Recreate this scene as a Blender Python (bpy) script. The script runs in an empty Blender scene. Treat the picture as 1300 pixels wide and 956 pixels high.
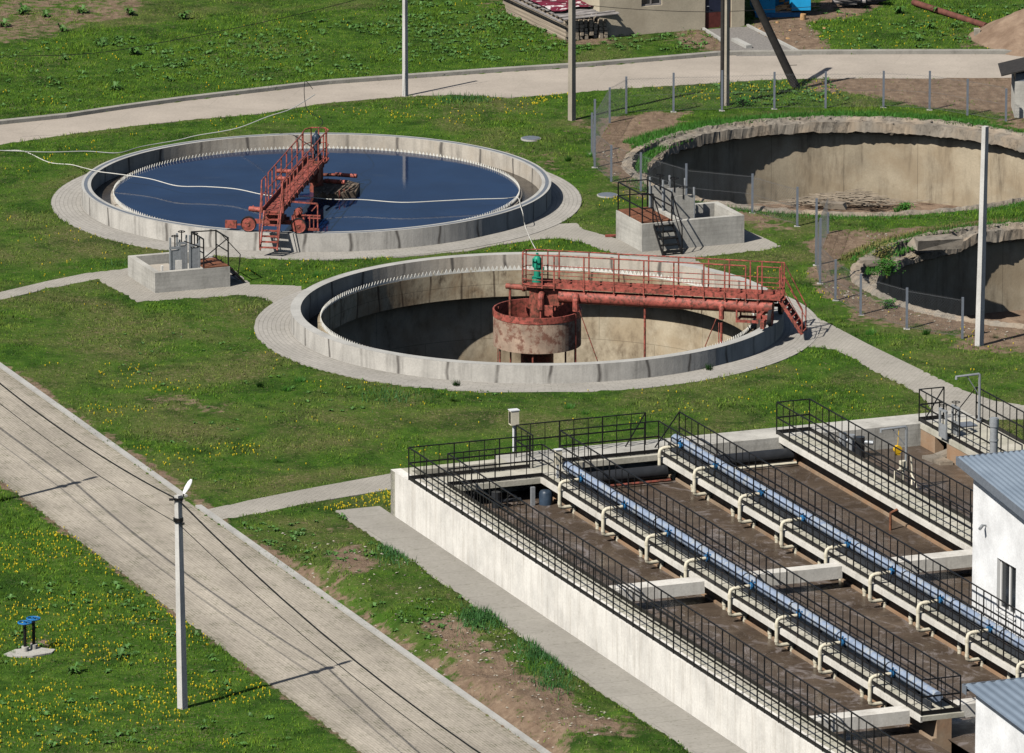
import bpy, math, random
import numpy as np
from mathutils import Vector, Matrix
random.seed(7); RS=np.random.RandomState(11)
col=bpy.context.scene.collection
R=math.radians
# ------------------------------------------------------------------ camera model
FPX=10500.; TH=R(13.55); HC=72.5
CAM=np.array([0,0,HC])
_f=np.array([0,math.cos(TH),-math.sin(TH)]); _u=np.array([0,math.sin(TH),math.cos(TH)])
def P(u,v,z=0.):
    """ground (or level z) point seen at photo position u,v"""
    d=_f*FPX+np.array([1.,0,0])*(u-650)-_u*(v-433.5)
    p=CAM+d*((z-HC)/d[2]); return (float(p[0]),float(p[1]),float(z))
def PH(u,v,X,Y):
    """height at which the vertical line over X,Y is seen at row v"""
    best=None
    lo,hi=-10.,30.
    for _ in range(50):
        m=(lo+hi)/2; r=np.array([X,Y,m])-CAM; yy=433.5-r.dot(_u)*FPX/r.dot(_f)
        if yy>v: lo=m
        else: hi=m
    return lo
DX,DY=math.cos(R(-68.5)),math.sin(R(-68.5)); NX,NY=-DY,DX
def W(a,b,z=0.):
    return (NX*(a+97.06)+DX*(b-257.79), NY*(a+97.06)+DY*(b-257.79), z)
def AB(x,y): return x*NX+y*NY-97.06, x*DX+y*DY+257.79
ROT=R(21.5); O0=W(0,0,0)
SUN=np.array([0.69,0.72]); SUN/=np.hypot(*SUN); SEL=46.

# ------------------------------------------------------------------ materials
def node(nt,t,**k):
    n=nt.nodes.new(t)
    for a,b in k.items():
        if a.startswith('i_'): n.inputs[a[2:].replace('_',' ')].default_value=b
        else: setattr(n,a,b)
    return n
class G:
    """small node-graph writer"""
    def __init__(s,name,rough=.8,spec=.3,metal=0.):
        s.m=bpy.data.materials.new(name); s.m.use_nodes=True; s.nt=s.m.node_tree
        s.b=s.nt.nodes['Principled BSDF']
        s.b.inputs['Roughness'].default_value=rough; s.b.inputs['Specular IOR Level'].default_value=spec
        s.b.inputs['Metallic'].default_value=metal
        s.oc=s.nt.nodes.new('ShaderNodeTexCoord')
        s.geo=None
    def L(s,a,b): s.nt.links.new(a,b)
    def coord(s,kind='Object',scale=(1,1,1),rot=(0,0,0),loc=(0,0,0)):
        if kind=='World':
            if s.geo is None: s.geo=s.nt.nodes.new('ShaderNodeNewGeometry')
            src=s.geo.outputs['Position']
        else: src=s.oc.outputs[kind]
        mp=s.nt.nodes.new('ShaderNodeMapping'); mp.inputs['Scale'].default_value=scale
        mp.inputs['Rotation'].default_value=rot; mp.inputs['Location'].default_value=loc
        s.L(src,mp.inputs['Vector']); return mp.outputs[0]
    def noise(s,co,scale,detail=4,rough=.6,dist=0.):
        n=s.nt.nodes.new('ShaderNodeTexNoise'); n.inputs['Scale'].default_value=scale
        n.inputs['Detail'].default_value=detail; n.inputs['Roughness'].default_value=rough
        n.inputs['Distortion'].default_value=dist
        s.L(co,n.inputs['Vector']); return n.outputs[0]
    def ramp(s,fac,stops,interp='LINEAR'):
        r=s.nt.nodes.new('ShaderNodeValToRGB'); r.color_ramp.interpolation=interp
        e=r.color_ramp.elements
        while len(e)<len(stops): e.new(.5)
        for i,(p,c) in enumerate(stops):
            e[i].position=p; e[i].color=(c,c,c,1) if isinstance(c,(int,float)) else (*c,1)
        s.L(fac,r.inputs[0]); return r.outputs[0]
    def mix(s,fac,a,b,mode='MIX'):
        n=s.nt.nodes.new('ShaderNodeMix'); n.data_type='RGBA'; n.blend_type=mode
        for ix,v in ((0,fac),(6,a),(7,b)):
            sock=n.inputs[ix]
            if isinstance(v,(int,float)): sock.default_value=v if ix==0 else (v,v,v,1)
            elif isinstance(v,tuple): sock.default_value=(*v,1)
            else: s.L(v,sock)
        return n.outputs[2]
    def math(s,op,a,b=0.,clamp=False):
        n=s.nt.nodes.new('ShaderNodeMath'); n.operation=op; n.use_clamp=clamp
        for i,v in enumerate((a,b)):
            if isinstance(v,(int,float)): n.inputs[i].default_value=v
            else: s.L(v,n.inputs[i])
        return n.outputs[0]
    def attr(s,name):
        n=s.nt.nodes.new('ShaderNodeAttribute'); n.attribute_name=name; return n
    def brick(s,co,w,h,mortar=.01,scale=1.,c1=.9,c2=.75,cm=.3,off=.5):
        n=s.nt.nodes.new('ShaderNodeTexBrick'); n.offset=off
        n.inputs['Scale'].default_value=scale; n.inputs['Brick Width'].default_value=w; n.inputs['Row Height'].default_value=h
        n.inputs['Mortar Size'].default_value=mortar; n.inputs['Mortar Smooth'].default_value=.3
        n.inputs['Color1'].default_value=(c1,c1,c1,1); n.inputs['Color2'].default_value=(c2,c2,c2,1); n.inputs['Mortar'].default_value=(cm,cm,cm,1)
        s.L(co,n.inputs['Vector']); return n
    def bump(s,h,strength=.3,dist=.02):
        b=s.nt.nodes.new('ShaderNodeBump'); b.inputs['Strength'].default_value=strength; b.inputs['Distance'].default_value=dist
        s.L(h,b.inputs['Height']); s.L(b.outputs[0],s.b.inputs['Normal'])
    def out(s,c):
        if isinstance(c,tuple): s.b.inputs['Base Color'].default_value=(*c,1)
        else: s.L(c,s.b.inputs['Base Color'])
        return s.m

def simple(name,c,rough=.6,var=.25,scale=6.,spec=.3,metal=0.,rust=None,rfac=.62,bump=.15):
    g=G(name,rough,spec,metal); co=g.coord('Object')
    n=g.noise(co,scale,5); n2=g.noise(co,scale*7,3)
    lo=tuple(x*(1-var) for x in c); hi=tuple(min(1,x*(1+var*.7)) for x in c)
    cc=g.ramp(n,[(.3,lo),(.7,hi)])
    if rust is not None:
        cc=g.mix(g.ramp(g.noise(co,scale*1.7,6,.7),[(rfac-.06,0.),(rfac+.04,1.)]),cc,rust)
    g.bump(n2,bump,.01); return g.out(cc)

def concrete(name,c,kind='UV',stain=.5,stainc=(.09,.08,.07),streak=(2.2,.25),rough=.9,warm=(.36,.27,.17),wf=.0,joint=None,bands=None,boards=False):
    g=G(name,rough,.15); uv=g.coord(kind); ob=g.coord('World')
    n=g.noise(ob,.9,5,.6); n2=g.noise(ob,14,4,.65)
    cc=g.ramp(n,[(.3,tuple(x*.8 for x in c)),(.55,c),(.75,tuple(min(1,x*1.1) for x in c))])
    cc=g.mix(.35,cc,g.ramp(n2,[(.3,.55),(.7,1.)]),'MULTIPLY')
    if wf>0:
        cc=g.mix(g.math('MULTIPLY',g.ramp(g.noise(ob,.7,5,.6,.5),[(.42,0.),(.62,1.)]),wf),cc,warm)
    if stain>0:
        if kind=='UV': st=g.coord('UV',(streak[0],streak[1],1))
        else: st=g.coord('World',(streak[0],streak[0],streak[1]))
        s1=g.ramp(g.noise(st,1.,5,.66),[(.47,0.),(.66,1.)])
        s2=g.ramp(g.noise(st,5.,3,.6),[(.35,.2),(.65,1.)])
        cc=g.mix(g.math('MULTIPLY',g.math('MULTIPLY',s1,s2),stain),cc,stainc)
    if boards:
        sz=g.nt.nodes.new('ShaderNodeSeparateXYZ'); g.L(g.coord('World'),sz.inputs[0])
        zz=g.math('ADD',sz.outputs[2],g.math('MULTIPLY',g.noise(g.coord('World',(.6,.6,1)),1.,3),.04))
        f=g.math('FRACT',g.math('DIVIDE',zz,.155)); ln=g.ramp(f,[(.0,.55),(.10,1.)])
        cc=g.mix(.45,cc,ln,'MULTIPLY')
        cc=g.mix(.4,cc,g.ramp(g.noise(g.coord('World',(.5,.5,7.)),1.,3,.6),[(.3,.6),(.65,1.)]),'MULTIPLY')
    if bands:
        sx=g.nt.nodes.new('ShaderNodeSeparateXYZ'); g.L(g.coord('UV'),sx.inputs[0])
        f=g.math('FRACT',g.math('ADD',g.math('DIVIDE',sx.outputs[0],bands),g.math('MULTIPLY',g.noise(g.coord('UV',(.35,.35,1)),1.,2),.5)))
        d=g.math('ABSOLUTE',g.math('SUBTRACT',f,.5))
        st=g.ramp(g.math('ADD',d,g.math('MULTIPLY',g.noise(g.coord('UV',(6,.8,1)),1.,3),.05)),[(.035,1.),(.075,0.)])
        amt=g.ramp(g.noise(g.coord('UV',(.8,.4,1)),1.,3,.6),[(.30,.0),(.5,.95)])
        cc=g.mix(g.math('MULTIPLY',st,amt),cc,stainc)
    if joint:
        br=g.brick(g.coord('UV'),joint[0],joint[1],.012,1.,1.,.93,.45,.5)
        cc=g.mix(.8,cc,br.outputs[0],'MULTIPLY')
    g.bump(n2,.35,.02); return g.out(cc)

M={}
M['conc']=concrete('concrete_wall',(.56,.535,.49),'UV',.6,(.12,.11,.10),(1.5,.15),bands=1.9)
M['conc_rim']=concrete('concrete_rim',(.47,.46,.43),'World',.10,streak=(1.5,1.5))
M['conc_in']=concrete('concrete_inside',(.52,.475,.41),'UV',.6,(.11,.10,.09),(1.4,.2),wf=.2,bands=2.1)
M['algae']=concrete('concrete_algae',(.50,.43,.31),'UV',.9,(.07,.05,.035),(1.6,.8),warm=(.24,.16,.09),wf=.7,joint=(2.4,.62),bands=1.3)
M['deepwall']=concrete('concrete_deep',(.54,.465,.345),'UV',.9,(.16,.12,.08),(.9,.5),warm=(.34,.25,.15),wf=.5,joint=(4.5,2.6))
M['tanwall']=concrete('concrete_tan',(.46,.39,.285),'UV',.9,(.15,.12,.085),(1.2,.22),warm=(.30,.23,.15),wf=.6,joint=(3.1,3.4))
M['white']=concrete('concrete_whitewashed',(.84,.81,.75),'World',.38,(.27,.22,.16),(4.6,.3))
M['white2']=concrete('concrete_slab_edge',(.74,.71,.65),'World',.35,(.2,.16,.11),(2.,.3))
M['walk']=concrete('concrete_walkway',(.56,.53,.45),'World',.4,(.13,.12,.09),(1.5,1.5),warm=(.33,.33,.24),wf=.4)
M['basin']=concrete('concrete_basin_wall',(.36,.27,.19),'World',.6,(.10,.06,.04),(1.4,.3),warm=(.36,.21,.12),wf=.7)
M['block']=concrete('concrete_shuttered',(.56,.54,.49),'World',.45,(.15,.14,.12),(1.5,.4),boards=True)
M['rubble']=concrete('broken_concrete',(.27,.24,.20),'World',.85,(.07,.06,.05),(2.6,2.6),warm=(.36,.28,.20),wf=.6)
M['wet']=simple('wet_channel',(.06,.05,.04),.25,.4,2.)
M['red']=simple('red_oxide_paint',(.37,.095,.072),.6,.42,4.,rust=(.13,.05,.035),rfac=.545)
M['red_d']=simple('red_oxide_weathered',(.30,.085,.06),.6,.35,3.,rust=(.10,.045,.03),rfac=.53)
M['drum']=simple('drum_crusted_steel',(.38,.28,.21),.85,.4,1.6,rust=(.20,.10,.07),rfac=.53)
M['rust']=simple('rusty_plate',(.21,.085,.045),.8,.35,4.,rust=(.12,.05,.03),rfac=.55)
M['black']=simple('black_paint',(.010,.010,.011),.45,.3,5.,rust=(.07,.03,.02),rfac=.66)
M['tyre']=simple('rubber',(.02,.02,.022),.8,.2)
M['bluepipe']=simple('light_blue_pipe_paint',(.25,.31,.42),.6,.2,2.,rust=(.34,.37,.40),rfac=.55)
M['navy']=simple('dark_steel_channel',(.025,.03,.04),.5,.3)
M['valve']=simple('blue_valve_paint',(.03,.16,.36),.4,.2,9.)
M['cream']=simple('cream_plastic_pipe',(.66,.61,.48),.5,.15,5.,rust=(.40,.33,.22),rfac=.64)
M['blackpipe']=simple('black_plastic_pipe',(.03,.032,.036),.35,.2,3.)
M['grey']=simple('galvanised_steel',(.36,.38,.40),.45,.15,9.,metal=.3)
M['post']=simple('grey_painted_post',(.15,.17,.20),.55,.15,7.)
M['net']=simple('wire_net',(.14,.145,.15),.6,.1)
M['lamp']=simple('lamp_white',(.72,.73,.74),.35,.05)
M['weir']=simple('weir_steel',(.70,.69,.64),.6,.12,3.,rust=(.45,.40,.3),rfac=.6)
M['pole']=concrete('pole_concrete',(.60,.59,.56),'World',.3,(.3,.28,.25),(4,.5))
M['pole2']=concrete('pole_concrete_tan',(.40,.36,.29),'World',.5,(.16,.13,.1),(4,.5))
M['polewood']=simple('tarred_pole',(.035,.032,.03),.8,.3)
M['green']=simple('green_motor_paint',(.02,.26,.17),.4,.2)
M['motor']=simple('blue_grey_motor_paint',(.035,.055,.085),.4,.3)
M['wheelblue']=simple('handwheel_blue',(.02,.16,.42),.5,.2)
M['bluep']=simple('bright_blue_paint',(.02,.35,.68),.5,.15,2.,rust=(.2,.3,.38),rfac=.68)
M['oldrust']=simple('old_rusty_steel',(.14,.055,.04),.85,.4,3.)
M['raft']=simple('scum_crust',(.13,.10,.075),.9,.5,3.,rust=(.25,.2,.15),rfac=.6)
M['pane']=simple('glass_dark',(.02,.025,.03),.08,.2,spec=.6)
M['pvc']=simple('white_window_frame',(.8,.8,.79),.4,.05)
M['wallwhite']=concrete('white_render',(.88,.89,.90),'World',.08,(.5,.48,.44),(2.2,.15))
M['plaster']=concrete('beige_plaster',(.56,.49,.37),'World',.35,(.30,.25,.18),(.7,.4),warm=(.42,.36,.27),wf=.5)
M['wood']=simple('weathered_plank',(.36,.30,.23),.85,.4,3.)
M['woodg']=simple('grey_roof_board',(.28,.26,.25),.85,.4,3.)
M['firewood']=simple('cut_wood',(.5,.3,.14),.85,.4,8.)
M['door1']=simple('door_dark_blue',(.02,.025,.05),.5,.3); M['door2']=simple('door_maroon',(.11,.03,.025),.6,.3)
M['yellow']=simple('yellow_hoist_paint',(.75,.45,.02),.5,.15)
M['cable_w']=simple('pale_cable',(.62,.61,.56),.6,.1); M['cable_g']=simple('grey_cable',(.35,.36,.35),.6,.1)
M['soil']=None
def mk_tarp():
    g=G('tarpaulin_cloth',.6,.3); co=g.coord('Object')
    c=g.mix(g.ramp(g.noise(co,3.6,2,.4),[(.60,0.),(.62,1.)]),(.15,.012,.035),(.62,.55,.55))
    g.bump(g.noise(co,3,3),.6,.1); return g.out(c)
M['tarp']=mk_tarp()
def mk_roof():
    g=G('profiled_metal_roof',.45,.4,.25); co=g.coord('Object')
    c=g.ramp(g.noise(co,.8,4),[(.3,(.20,.25,.31)),(.7,(.27,.33,.40))]); return g.out(c)
M['roofm']=mk_roof()
def mk_paver(name,base,kind,w,h,rot=0,moss=.5,loc=(0,0,0),c2=.88,cm=.55,rows=False):
    g=G(name,.9,.12); co=g.coord(kind,(1,1,1),(0,0,rot),loc); wd=g.coord('World')
    br=g.brick(co,w,h,.013,1.,1.,c2,cm)
    n=g.noise(wd,.35,5,.6); n2=g.noise(wd,9,4,.7)
    c=g.ramp(n,[(.3,tuple(x*.84 for x in base)),(.7,tuple(x*1.08 for x in base))])
    c=g.mix(.75,c,br.outputs[0],'MULTIPLY')
    c=g.mix(.4,c,g.ramp(n2,[(.25,.5),(.65,1.)]),'MULTIPLY')
    if rows:
        c=g.mix(.5,c,g.ramp(g.noise(g.coord(kind,(9.5,.5,1)),1.,3,.6),[(.3,.62),(.6,1.)]),'MULTIPLY')
    # moss and dirt that sits in the joints, in patches
    mo=g.math('MULTIPLY',g.ramp(g.noise(wd,1.3,5,.7),[(.52,0.),(.66,1.)]),g.ramp(br.outputs['Fac'],[(.05,.15),(.5,1.)]))
    sp=g.ramp(g.noise(wd,5.5,2,.5),[(.62,0.),(.70,1.)])
    c=g.mix(g.math('MULTIPLY',g.math('ADD',mo,g.math('MULTIPLY',sp,.35)),moss,True),c,(.075,.085,.04))
    if rows:
        sx=g.nt.nodes.new('ShaderNodeSeparateXYZ'); g.L(g.coord('Object'),sx.inputs[0])
        wob=g.math('MULTIPLY',g.math('SUBTRACT',g.noise(wd,.9,5,.7),.5),1.1)
        ed=g.math('ABSOLUTE',g.math('ADD',g.math('ADD',sx.outputs[0],8.52),wob))
        em=g.math('MULTIPLY',g.ramp(g.math('DIVIDE',ed,3.),[(.70,0.),(.90,1.)]),g.ramp(g.noise(wd,4.5,5,.75),[(.42,0.),(.6,1.)]))
        c=g.mix(g.math('MULTIPLY',em,.75),c,(.10,.10,.05))
        big=g.ramp(g.noise(g.coord('Object',(.5,.12,1)),1.,5,.6),[(.35,.72),(.6,1.05)])
        c=g.mix(.8,c,big,'MULTIPLY')
    g.bump(br.outputs['Fac'],-.4,.01); return g.out(c)
M['pv_road']=mk_paver('road_pavers',(.52,.465,.385),'Object',.42,.105,R(90),.9,c2=.90,cm=.60,rows=True)
M['pv_path']=mk_paver('path_pavers',(.43,.40,.35),'Object',.21,.13,0,.35)
M['pv_ring']=mk_paver('ring_pavers',(.44,.415,.375),'UV',.5,.165,0,.4)
M['pv_wall']=mk_paver('wall_path_concrete',(.41,.385,.34),'Object',3.,1.6,0,.7)
M['pv_top']=mk_paver('upper_road_concrete',(.45,.395,.335),'World',6.,3.,R(12),.3,c2=.95,cm=.8)
def mk_gravel():
    g=G('gravel',.95,.1); co=g.coord('World')
    c=g.ramp(g.noise(co,12,4,.7),[(.3,(.16,.15,.14)),(.7,(.30,.28,.26))]); g.bump(g.noise(co,20,3),.6,.03); return g.out(c)
M['gravel']=mk_gravel()
def mk_soil():
    g=G('bare_soil',.95,.08); co=g.coord('World')
    c=g.ramp(g.noise(co,1.2,6,.65),[(.3,(.17,.115,.08)),(.6,(.27,.195,.14)),(.8,(.33,.25,.18))])
    g.bump(g.noise(co,7,5),.8,.08); return g.out(c)
M['soil']=mk_soil()
def mk_ground():
    g=G('lawn_ground',.95,.06); co=g.coord('World')
    n1=g.noise(co,.22,6,.62,.6); n2=g.noise(co,1.1,6,.68,.4); n3=g.noise(co,9,4,.7)
    grass=g.ramp(n2,[(.28,(.024,.058,.009)),(.5,(.05,.110,.014)),(.72,(.095,.155,.026))])
    dry=g.ramp(n3,[(.3,(.08,.085,.03)),(.7,(.14,.15,.05))])
    lush=g.attr('lush').outputs['Fac']
    f=g.math('SUBTRACT',g.ramp(n1,[(.42,0.),(.66,.85)]),g.math('MULTIPLY',lush,.8),True)
    c=g.mix(f,grass,dry)
    c=g.mix(g.ramp(g.noise(co,.45,5,.65,.8),[(.36,.55),(.5,0.)]),c,(.012,.035,.007))
    soil=g.ramp(g.noise(co,2.2,6,.7),[(.28,(.15,.10,.07)),(.55,(.25,.18,.125)),(.8,(.33,.255,.185))])
    d=g.attr('dirt').outputs['Fac']
    dn=g.math('ADD',d,g.math('MULTIPLY',g.math('SUBTRACT',g.noise(co,1.6,6,.7),.5),1.5))
    c=g.mix(g.ramp(dn,[(.38,0.),(.56,1.)]),c,soil)
    small=g.ramp(g.math('ADD',n3,g.math('MULTIPLY',n1,.25)),[(.70,0.),(.80,.8)])
    c=g.mix(small,c,soil)
    rut=g.noise(g.coord('World',(2.6,.9,1),(0,0,R(28))),1.3,6,.7,.6)
    c=g.mix(g.math('MULTIPLY',g.ramp(dn,[(.38,0.),(.56,.6)]),g.ramp(rut,[(.35,1.),(.55,0.)])),c,(.11,.078,.055))
    g.bump(g.math('ADD',n3,g.math('MULTIPLY',rut,1.2)),.8,.08); return g.out(c)
M['ground']=mk_ground()
def mk_blade():
    g=G('grass_blade',.75,.15); co=g.coord('World'); t=g.attr('tint').outputs['Fac']
    n1=g.noise(co,.22,6,.62,.6); n2=g.noise(co,1.1,6,.68,.4)
    lush=g.attr('lush').outputs['Fac']
    grass=g.ramp(g.math('ADD',g.math('MULTIPLY',n2,.7),g.math('MULTIPLY',t,.3)),[(.25,(.042,.105,.010)),(.5,(.100,.205,.017)),(.75,(.21,.31,.03))])
    dry=g.ramp(t,[(.1,(.13,.165,.038)),(.9,(.27,.27,.095))])
    f=g.math('SUBTRACT',g.ramp(n1,[(.42,0.),(.68,.8)]),g.math('MULTIPLY',lush,.8),True)
    c=g.mix(f,grass,dry)
    c=g.mix(g.ramp(g.noise(co,.45,5,.65,.8),[(.36,.6),(.5,0.)]),c,(.022,.07,.010))
    return g.out(c)
M['blade']=mk_blade()
M['weed']=simple('weed_leaf',(.075,.17,.035),.6,.4,2.)
M['weedd']=simple('shrub_leaf',(.05,.17,.02),.6,.4,2.)
M['tall']=simple('tall_grass_leaf',(.045,.14,.035),.6,.4,2.)
M['reed']=simple('dry_reed',(.20,.19,.06),.7,.4,2.)
M['flower']=simple('dandelion_yellow',(.85,.66,.03),.6,.1)
M['stone2']=simple('rubble_lump',(.23,.20,.165),.95,.4,3.)
M['stone']=simple('pale_stone',(.42,.38,.31),.9,.3,4.)
def mk_water_blue():
    g=G('clear_dark_water',.035,.5); co=g.coord('World')
    c=g.ramp(g.noise(co,.5,3,.5),[(.35,(.0025,.0125,.050)),(.7,(.006,.022,.072))])
    sc=g.ramp(g.noise(g.coord('World',(.5,1.3,1)),1.3,7,.8,1.6),[(.56,0.),(.74,.16)])
    c=g.mix(sc,c,(.12,.13,.13))
    g.b.inputs['IOR'].default_value=1.33
    g.bump(g.noise(g.coord('World',(1,2.2,1)),3.2,4,.6),.10,.012); return g.out(c)
M['wblue']=mk_water_blue()
def mk_water_brown(name,foam=.3):
    g=G(name,.22,.4); co=g.coord('Object')
    n=g.noise(co,.5,6,.65,1.5)
    c=g.ramp(n,[(.3,(.062,.046,.035)),(.55,(.10,.075,.056)),(.75,(.16,.122,.092))])
    sp=g.ramp(g.noise(co,9,3,.7),[(.66,0.),(.74,1.)])
    c=g.mix(g.math('MULTIPLY',sp,.5),c,(.30,.24,.18))
    fm=g.ramp(g.noise(g.coord('Object',(1.,.6,1)),.8,7,.75,2.6),[(.52,0.),(.62,1.)])
    c=g.mix(g.math('MULTIPLY',fm,foam),c,(.24,.21,.20))
    bub=g.ramp(g.noise(co,22,2,.5),[(.70,0.),(.74,1.)])
    c=g.mix(g.math('MULTIPLY',bub,.55),c,(.36,.30,.24))
    g.b.inputs['IOR'].default_value=1.33
    g.L(g.ramp(g.noise(co,.8,4,.6),[(.4,.16),(.6,.5)]),g.b.inputs['Roughness'])
    g.bump(g.noise(co,6,4,.6),.35,.03); return g.out(c)
M['wbrown']=mk_water_brown('muddy_aerated_water',.35)
M['wfoam']=mk_water_brown('foamy_muddy_water',.8)
M['wgrey']=simple('grey_channel_water',(.16,.18,.22),.1,.2,2.,spec=.5)

# ------------------------------------------------------------------ mesh builder
class MB:
    def __init__(s): s.v=[]; s.f=[]; s.mi=[]; s.uv=[]; s.cur=0; s.mats=[]
    def mat(s,m):
        if m not in s.mats: s.mats.append(m)
        s.cur=s.mats.index(m); return s
    def face(s,idx,uv=None): s.f.append(tuple(idx)); s.mi.append(s.cur); s.uv.append(uv)
    def box(s,x0,x1,y0,y1,z0,z1,M4=None):
        b=len(s.v); pts=[(x,y,z) for z in (z0,z1) for y in (y0,y1) for x in (x0,x1)]
        if M4 is not None: pts=[tuple(M4@Vector(p)) for p in pts]
        s.v+=pts
        for q in ((0,2,3,1),(4,5,7,6),(0,1,5,4),(2,6,7,3),(0,4,6,2),(1,3,7,5)): s.face([b+i for i in q])
        return s
    def bar(s,p,q,w,h=None,up=(0,0,1)):
        p=Vector(p);q=Vector(q);h=h or w; d=(q-p); L=d.length
        if L<1e-6: return s
        d/=L; u=Vector(up)
        if abs(d.dot(u))>.98: u=Vector((0,1,0)) if abs(d.y)<.9 else Vector((1,0,0))
        sd=d.cross(u).normalized(); u2=sd.cross(d)
        b=len(s.v)
        for e in (p,q):
            for i,j in ((-1,-1),(1,-1),(1,1),(-1,1)): s.v.append(tuple(e+sd*(i*w/2)+u2*(j*h/2)))
        for a in ((0,1,2,3),(7,6,5,4)): s.face([b+i for i in a])
        for k in range(4): s.face([b+k,b+4+k,b+4+(k+1)%4,b+(k+1)%4])
        return s
    def tube(s,pts,r,n=10,cap=True,r2=None):
        pts=[Vector(p) for p in pts]; rings=[]; N=len(pts); prev=None
        for i,p in enumerate(pts):
            if i==0: t=pts[1]-p
            elif i==N-1: t=p-pts[i-1]
            else: t=(pts[i+1]-p).normalized()+(p-pts[i-1]).normalized()
            t.normalize()
            if prev is None:
                u=Vector((0,0,1)) if abs(t.z)<.9 else Vector((1,0,0))
                u=(u-t*u.dot(t)).normalized()
            else:
                u=(prev-t*prev.dot(t)).normalized()
            prev=u; w=t.cross(u); rr=r if r2 is None else r+(r2-r)*i/(N-1)
            b=len(s.v)
            for k in range(n):
                a=2*math.pi*k/n; s.v.append(tuple(p+u*(rr*math.cos(a))+w*(rr*math.sin(a))))
            rings.append(b)
        for a,b in zip(rings,rings[1:]):
            for k in range(n): s.face([a+k,a+(k+1)%n,b+(k+1)%n,b+k])
        if cap:
            s.face([rings[0]+k for k in range(n)][::-1]); s.face([rings[-1]+k for k in range(n)])
        return s
    def lathe(s,prof,n=96,c=(0,0),a0=0.,a1=2*math.pi,jit=None):
        full=abs(a1-a0-2*math.pi)<1e-6; cols=n if full else n+1
        b=len(s.v); K=len(prof); plen=[0]
        for i in range(1,K): plen.append(plen[-1]+math.dist(prof[i],prof[i-1]))
        for i in range(cols):
            a=a0+(a1-a0)*i/n
            for k,(r,z) in enumerate(prof):
                if jit: r,z=jit(a,k,r,z)
                s.v.append((c[0]+r*math.cos(a),c[1]+r*math.sin(a),z))
        rm=sum(p[0] for p in prof)/K
        for i in range(n):
            j=(i+1)%cols; u0=(a0+(a1-a0)*i/n)*rm; u1=(a0+(a1-a0)*(i+1)/n)*rm
            for k in range(K-1):
                s.face([b+i*K+k,b+i*K+k+1,b+j*K+k+1,b+j*K+k],[(u0,plen[k]),(u0,plen[k+1]),(u1,plen[k+1]),(u1,plen[k])])
        return s
    def poly(s,pts,z0,z1=None):
        b=len(s.v); n=len(pts)
        s.v+=[(p[0],p[1],z0 if z1 is None else z1) for p in pts]; s.face(range(b,b+n))
        if z1 is not None:
            s.v+=[(p[0],p[1],z0) for p in pts]
            for k in range(n): s.face([b+k,b+n+k,b+n+(k+1)%n,b+(k+1)%n])
        return s
    def build(s,name,m,parent=None,loc=None,rot=0.,smooth=False):
        me=bpy.data.meshes.new(name)
        me.from_pydata([tuple(v) for v in s.v],[],s.f)
        ms=s.mats if s.mats else [m]
        for x in ms: me.materials.append(x)
        if s.mats: me.polygons.foreach_set('material_index',s.mi)
        if any(u is not None for u in s.uv):
            ul=me.uv_layers.new(name='UVMap'); i=0
            for f,u in zip(s.f,s.uv):
                for k in range(len(f)):
                    if u is not None: ul.data[i].uv=u[k]
                    else:
                        v=s.v[f[k]]; ul.data[i].uv=(v[0]+v[1],v[2])
                    i+=1
        if smooth:
            me.polygons.foreach_set('use_smooth',[True]*len(me.polygons))
        import bmesh
        bm=bmesh.new(); bm.from_mesh(me); bmesh.ops.recalc_face_normals(bm,faces=bm.faces); bm.to_mesh(me); bm.free()
        if smooth and hasattr(me,'set_sharp_from_angle'): me.set_sharp_from_angle(angle=R(40))
        o=bpy.data.objects.new(name,me); col.objects.link(o)
        if parent is not None: o.parent=parent
        if loc is not None: o.location=loc
        o.rotation_euler.z=rot
        return o
def tag(o,label=None,cat=None,group=None,kind=None):
    if label: o['label']=label
    if cat: o['category']=cat
    if group: o['group']=group
    if kind: o['kind']=kind
    return o
def thing(name,label,cat,loc=(0,0,0),rot=0.,group=None):
    o=bpy.data.objects.new(name,None); o.empty_display_size=.3; col.objects.link(o)
    o.location=loc; o.rotation_euler.z=rot; return tag(o,label,cat,group)
def copy_tree(o,loc,rot=None,label=None):
    def rec(x,par):
        c=x.copy(); col.objects.link(c)
        if par is not None: c.parent=par
        for ch in x.children: rec(ch,c)
        return c
    c=rec(o,None); c.location=loc
    if rot is not None: c.rotation_euler.z=rot
    if label: c['label']=label
    return c
def struct(o): o['kind']='structure'; return o

# ------------------------------------------------------------------ noise in numpy
def vn(x,y,sc,seed=0):
    x=np.asarray(x)/sc; y=np.asarray(y)/sc; xi=np.floor(x); yi=np.floor(y); fx=x-xi; fy=y-yi
    fx=fx*fx*(3-2*fx); fy=fy*fy*(3-2*fy)
    def h(i,j):
        v=np.sin(i*127.1+j*311.7+seed*74.7)*43758.5453; return v-np.floor(v)
    return (h(xi,yi)*(1-fx)+h(xi+1,yi)*fx)*(1-fy)+(h(xi,yi+1)*(1-fx)+h(xi+1,yi+1)*fx)*fy
def fbm(x,y,sc,seed=0): return (vn(x,y,sc,seed)+.5*vn(x,y,sc/2,seed+1)+.25*vn(x,y,sc/4,seed+2))/1.75
def inpoly(x,y,poly):
    r=np.zeros(np.shape(x),bool); n=len(poly)
    for i in range(n):
        x1,y1=poly[i][:2]; x2,y2=poly[(i+1)%n][:2]
        if y1==y2: continue
        c=((y1>y)!=(y2>y))&(x<(x2-x1)*(y-y1)/(y2-y1)+x1); r^=c
    return r
def PX(l,z=0.): return [P(u,v,z)[:2] for u,v in l]

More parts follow.
